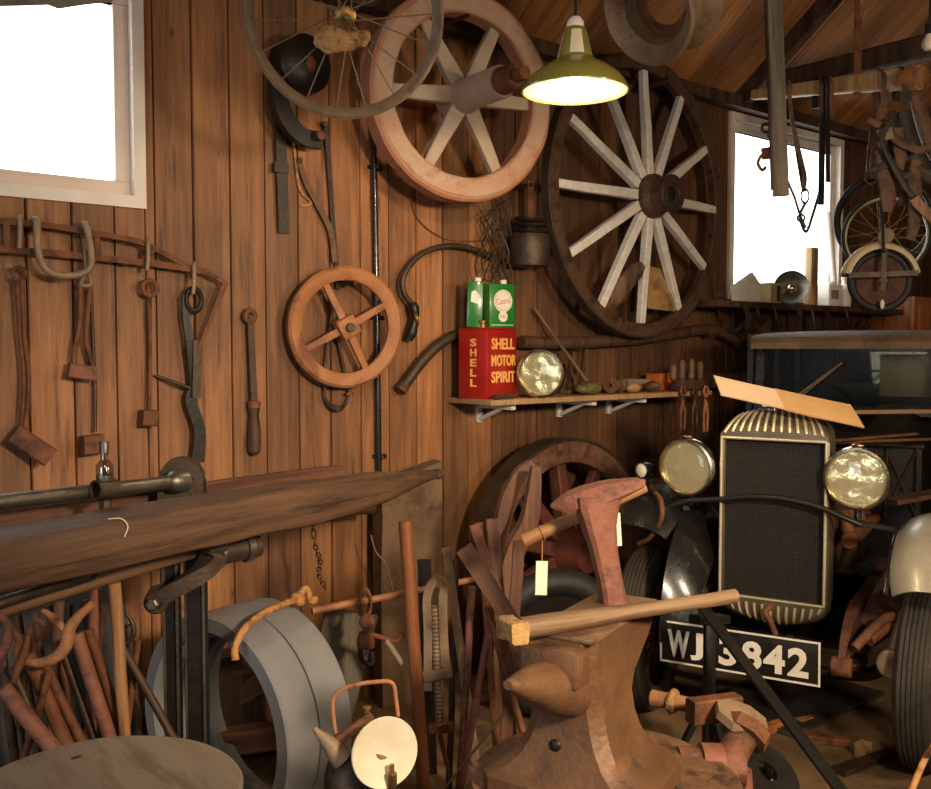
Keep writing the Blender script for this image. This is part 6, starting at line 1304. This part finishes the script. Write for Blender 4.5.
MB(t).tube(smooth([dep(880, 200, 4.9), dep(882, 222, 4.86), dep(883, 240, 4.8), dep(884, 252, 4.77)]), 0.008, 6).build('hanging_thong', leather, t)
# big cream rimmed wire wheel with a dark tyre
def wire_bike(name, label, px, py, tt, R, tyre_r, mt, ns, ax):
    c = dep(px, py, tt); t = thing(name, label, 'wheel', frame(c, ax))
    MB().torus(R-tyre_r, tyre_r, None, 56, 10).build('tyre', blackrub, t)
    MB().lathe([(R-tyre_r*1.7, -0.018), (R-tyre_r*1.7, 0.018), (R-tyre_r*2.3, 0.012), (R-tyre_r*2.6, 0), (R-tyre_r*2.3, -0.012)], None, 56, True).build('rim', mt, t)
    MB().lathe([(0.012, -0.04), (0.04, -0.036), (0.04, -0.028), (0.018, -0.02), (0.018, 0.02), (0.04, 0.028), (0.04, 0.036), (0.012, 0.04)], None, 20).build('hub', greyrust, t)
    for k in range(ns):
        a = 2*PI*k/ns; b = a+(0.6 if k % 2 else -0.6); z = 0.032 if k % 4 < 2 else -0.032
        MB().tube([(0.038*math.cos(b), 0.038*math.sin(b), z), ((R-tyre_r*2.3)*math.cos(a), (R-tyre_r*2.3)*math.sin(a), 0)], 0.002, 5).build('spoke', greyrust, t)
    return t
wire_bike('bicycle_wheel', 'cream-rimmed wire bicycle wheel hanging behind the white mudguard', 886, 236, 5.28, 0.232, 0.012, cream, 24, cdir(-0.35, -0.92))
c = dep(884, 220, 5.42)
solo('dark_tyre', 'loose dark tyre hanging behind the cream-rimmed wheel', 'tyre', MB().torus(0.25, 0.02, frame(c, cdir(-0.3, -0.95)), 56, 10), blackrub)
q = on_pole(884); solo('wire_hanger', 'wire from the pale pole carrying the cream-rimmed wheel and dark tyre', 'wire', MB().tube([V((q.x, q.y, q.z+0.05))+FH*0.07, dep(886, 206, 5.28), dep(884, 178, 5.42)], 0.004, 6), iron)
c = dep(880, 281, 4.85); ax = cdir(-0.12, -0.99).normalized()
t = thing('moped_wheel', 'small black-tyred wheel under a cream mudguard with grey cross stays', 'wheel', frame(c, ax))
MB().torus(0.140, 0.022, None, 56, 12).build('tyre', blackrub, t)
MB().lathe([(0.122, -0.015), (0.122, 0.015), (0.02, 0.006), (0.02, -0.006)], None, 48, True).rough(0.002, 14).build('disc', darkrust, t)
m = MB(); pr = []
for j in range(9): th = PI*j/8; pr.append((0.160+0.036*math.sin(th), -0.055*math.cos(th)))
for j in range(8, -1, -1): th = PI*j/8; pr.append((0.158+0.034*math.sin(th), -0.052*math.cos(th)))
m.lathe(pr, None, 36, True, rad(12), rad(168)); m.build('mudguard', cream, t, 'cream mudguard')
m = MB(); m.bar((-0.165, 0.025, 0.06), (0.165, 0.035, 0.06), 0.028, 0.008, (0, 0, 1)); m.build('stay', iron, t)
m = MB(); m.bar((0, 0.16, 0.062), (-0.004, -0.05, 0.062), 0.026, 0.008, (0, 0, 1)); m.build('stay', iron, t)
MB().cyl((0, 0, -0.05), (0, 0, 0.06), 0.018).build('hub', greyrust, t)
MB().ball((0.0, -0.12, 0.045), 0.014, 10, (0.8, 1.8, 0.6)).build('valve_tag', white, t)
# cupboard behind the car
a = wl(869, 298); a.y = WALL-0.36; 
t = thing('wooden_cupboard', 'orange-brown wooden cupboard standing behind the car by the wall', 'cupboard', (a.x, a.y, 0))
cw, cdp, ch = 1.3, 0.33, a.z
CB = Matrix.Translation(V((a.x, a.y, 0))); cx0 = 0.0
copb = WD('cupboard_wood', (150, 88, 46), (174, 106, 58), (116, 66, 34), rough=0.5)
y0 = 0.02
MB().box((cw/2, y0+cdp/2, ch/2), (cw, cdp, ch-0.002), None, 0.004).build('carcass', copb, t)
for k in range(2): d_ = MB(); d_.box((cw*(0.26+0.48*k), y0-0.012, ch/2), (cw*0.46, 0.024, ch-0.1), None, 0.004); dd = d_.build('door', copb, t); MB().ball((cw*(0.45+0.1*k), y0-0.04, ch*0.55), 0.018, 12).build('knob', brass, dd)
# shelf under the right window
zs2 = 1.872
sa, sb = onY(716, 303, 3.36).x, wl(872, 312).x
m = MB(); m.box(((sa+sb)/2, 3.465, zs2-0.02), (sb-sa, 0.25, 0.04), None, 0.004); m.sub(2).rough(0.005, 4)
for v in m.bm.verts: v.co.z = min(v.co.z, zs2)
solo('sill_plank', 'dark plank shelf under the right window', 'shelf', m, darkwood)
for px in (730, 850):
    x = wl(px, 320).x; m = MB(); m.bar((x, WALL-0.012, zs2-0.2), (x, WALL-0.012, zs2-0.042), 0.04, 0.022, (1, 0, 0)); m.bar((x, WALL-0.02, zs2-0.19), (x, WALL-0.2, zs2-0.055), 0.03, 0.02, (1, 0, 0)); solo('plank_bracket', {730: 'dark bracket under the left end of the window shelf', 850: 'dark bracket under the right end of the window shelf'}[px], 'bracket', m, darkwood)
sl = lambda px, Y=3.45: V((onY(px, 298, Y).x, Y, zs2+0.001))
m = MB(); p = sl(746); m.prism([(-0.085, 0), (0.075, 0), (0.085, 0.1), (0.03, 0.185), (-0.02, 0.15), (-0.1, 0.1)], -0.045, 0.045, frame(p, cdir(-0.2, -1))); m.sub(2).rough(0.016, 9, 6)
for v in m.bm.verts: v.co.z = max(v.co.z, zs2+0.001)
solo('paper_bundle', 'crumpled white paper bundle at the left end of the window shelf', 'paper bundle', m, enamel)
p = sl(769, 3.43); t = thing('carton', 'small white carton with a dark end panel on the window shelf', 'carton', Matrix.Translation(p) @ Matrix.Rotation(rad(8), 4, 'Z'))
MB().box((0, 0, 0.06), (0.15, 0.09, 0.12), None, 0.003).build('body', cream, t); MB().box((0.035, -0.047, 0.06), (0.05, 0.003, 0.1)).build('panel', darkwood, t, 'dark panel'); MB().box((0, 0, 0.122), (0.152, 0.092, 0.004)).build('lid', white, t)
p = sl(791, 3.45); t = thing('lamp_bowl', 'round dark-rimmed lamp bowl with bright boss leaning on the window shelf', 'lamp bowl', frame(p+V((0, 0, 0.112)), cdir(-0.35, -0.9, 0.15)))
MB().lathe([(0.11, 0.0), (0.108, 0.012), (0.1, 0.006), (0.07, -0.03), (0.03, -0.045), (0.03, -0.05), (0.072, -0.035), (0.104, -0.002)], None, 36, True).build('bowl', steel, t); MB().ball((0, 0, -0.035), 0.036, 16, (1, 1, 1.1)).build('boss', chrome, t)
p = sl(811, 3.44); t = thing('wood_post_block', 'upright tan wooden block with a small orange mark on the window shelf', 'block', p)
MB(t).box(p+V((0, 0, 0.19)), (0.085, 0.05, 0.38), None, 0.004).rough(0.002).build('block', polewood, t); MB(t).box(p+V((0, -0.0262, 0.17)), (0.06, 0.002, 0.03)).build('mark', orange, t, 'orange mark')
p = sl(830, 3.46); t = thing('white_tin', 'white square tin standing in front of the right window jamb', 'tin', Matrix.Translation(p) @ Matrix.Rotation(rad(-12), 4, 'Z'))
MB().box((0, 0, 0.075), (0.13, 0.1, 0.15), None, 0.006).build('body', white, t); MB().cyl((0.0, 0, 0.149), (0, 0, 0.17), 0.03).build('cap', enamel, t); MB().box((-0.01, -0.0515, 0.08), (0.07, 0.002, 0.06)).build('panel', greypaper, t)
p = sl(844, 3.43); t = thing('white_bottle', 'white round bottle at the right end of the window shelf', 'bottle', p)
MB(t).lathe([(0.03, 0), (0.045, 0.004), (0.047, 0.02), (0.047, 0.11), (0.038, 0.14), (0.018, 0.16), (0.016, 0.185), (0.01, 0.186)], Matrix.Translation(p), 24).build('body', white, t); MB(t).cyl(p+V((0, 0, 0.183)), p+V((0, 0, 0.205)), 0.02).build('cap', cream, t)
a, b = sl(836, 3.54)+V((0, 0, 0.01)), wl(828, 212, 0.03)
rod('white_tube', 'white tube leaning against the right jamb of the window', 'tube', a, b, 0.022, white, seg=14)
c = dep(716, 262, 5.7)
t = thing('rusty_chain', 'bunch of small rusty chain hanging left of the window shelf', 'chain', wl(718, 262, 0.04))
for j in range(3):
    P = smooth([wl(715+2*j, 255, 0.03), wl(714+4*j, 280, 0.05), wl(716+3*j, 300, 0.06), wl(722+2*j, 318-3*j, 0.05)], 4)
    for i in range(len(P)-1):
        a, b = P[i], P[i+1]; d = b-a; MB(t).torus(0.014, 0.004, frame((a+b)/2, (V((1, 0.2, 0)) if i % 2 else OUT), d) @ Matrix.Diagonal((0.75, max(d.length/0.026, 1), 1, 1)), 12, 6).build('link', rust, t)
MB(t).cyl(wl(717, 254, 0), wl(717, 254, 0.06), 0.008).build('nail', iron, t)
hk = 'tools hanging under the window shelf'
for px, y1, kind, lb in ((745, 330, 0, 'dark strap hanging under the paper bundle'), (757, 322, 1, 'rusty hook iron hanging under the white carton'), (775, 328, 1, 'dark bent iron hanging under the middle of the window shelf'),
                         (797, 326, 0, 'dark leather strip hanging under the lamp bowl'), (812, 332, 1, 'dark hook iron hanging under the tan block'), (826, 330, 0, 'short strap hanging under the white tin'), (846, 326, 1, 'iron rod end hanging under the white bottle')):
    a = onY(px, 309, 3.33); a.z = zs2-0.01; b = onY(px+2, y1, 3.33)
    if kind == 0: o = solo('hanging_strip', lb, 'strap', MB().strap(smooth([a+V((0, 0.012, 0)), a.lerp(b, 0.5)+V((0.01, -0.01, 0)), b]), 0.045, 0.008, OUT), leather, hk)
    else: o = solo('hanging_iron', lb, 'hook', MB().tube(smooth([a+V((0, 0.01, 0)), a.lerp(b, 0.5)+V((-0.015, -0.012, 0)), b, b+V((0.04, -0.005, 0.0)), b+V((0.06, 0, 0.035))]), 0.011, 8), iron, hk)
# bare bulb, roof hook, blind
c = dep(929, 43, 4.3)
t = thing('bare_bulb', 'white bare bulb hanging at the right edge high under the roof', 'bulb', c)
MB(t).lathe([(0.0004, -0.034), (0.018, -0.03), (0.03, -0.012), (0.03, 0.006), (0.016, 0.03), (0.013, 0.04)], Matrix.Translation(c), 24).build('glass', white, t); MB(t).cyl(c+V((0, 0, 0.038)), c+V((0, 0, 0.085)), 0.018).build('socket', black, t)
MB(t).tube([c+V((0, 0, 0.08)), V((c.x, c.y, roof_z(c)-0.004))], 0.004, 6).build('cord', black, t)
c = dep(861, 10, 4.6); solo('roof_hook', 'small orange-brown hook hanging from the roof near the top right', 'hook', MB().tube(smooth([V((c.x, c.y, roof_z(c)-0.004)), c+V((0, 0, 0.05)), c, c+V((0.02, 0, -0.02)), c+V((0.035, 0, 0.01))]), 0.008, 8), brightrust)
m = MB(); pts = [(-30, -14), (118, -20), (112, 2), (84, 5), (58, 9), (48, 5), (20, 6), (-30, 7)]
m.loft([[wl(a, b, 0.012) for a, b in pts], [wl(a, b, 0.016) for a, b in pts]]); solo('torn_blind', 'torn grey blind edge along the top of the left window', 'blind', m, greypaper)
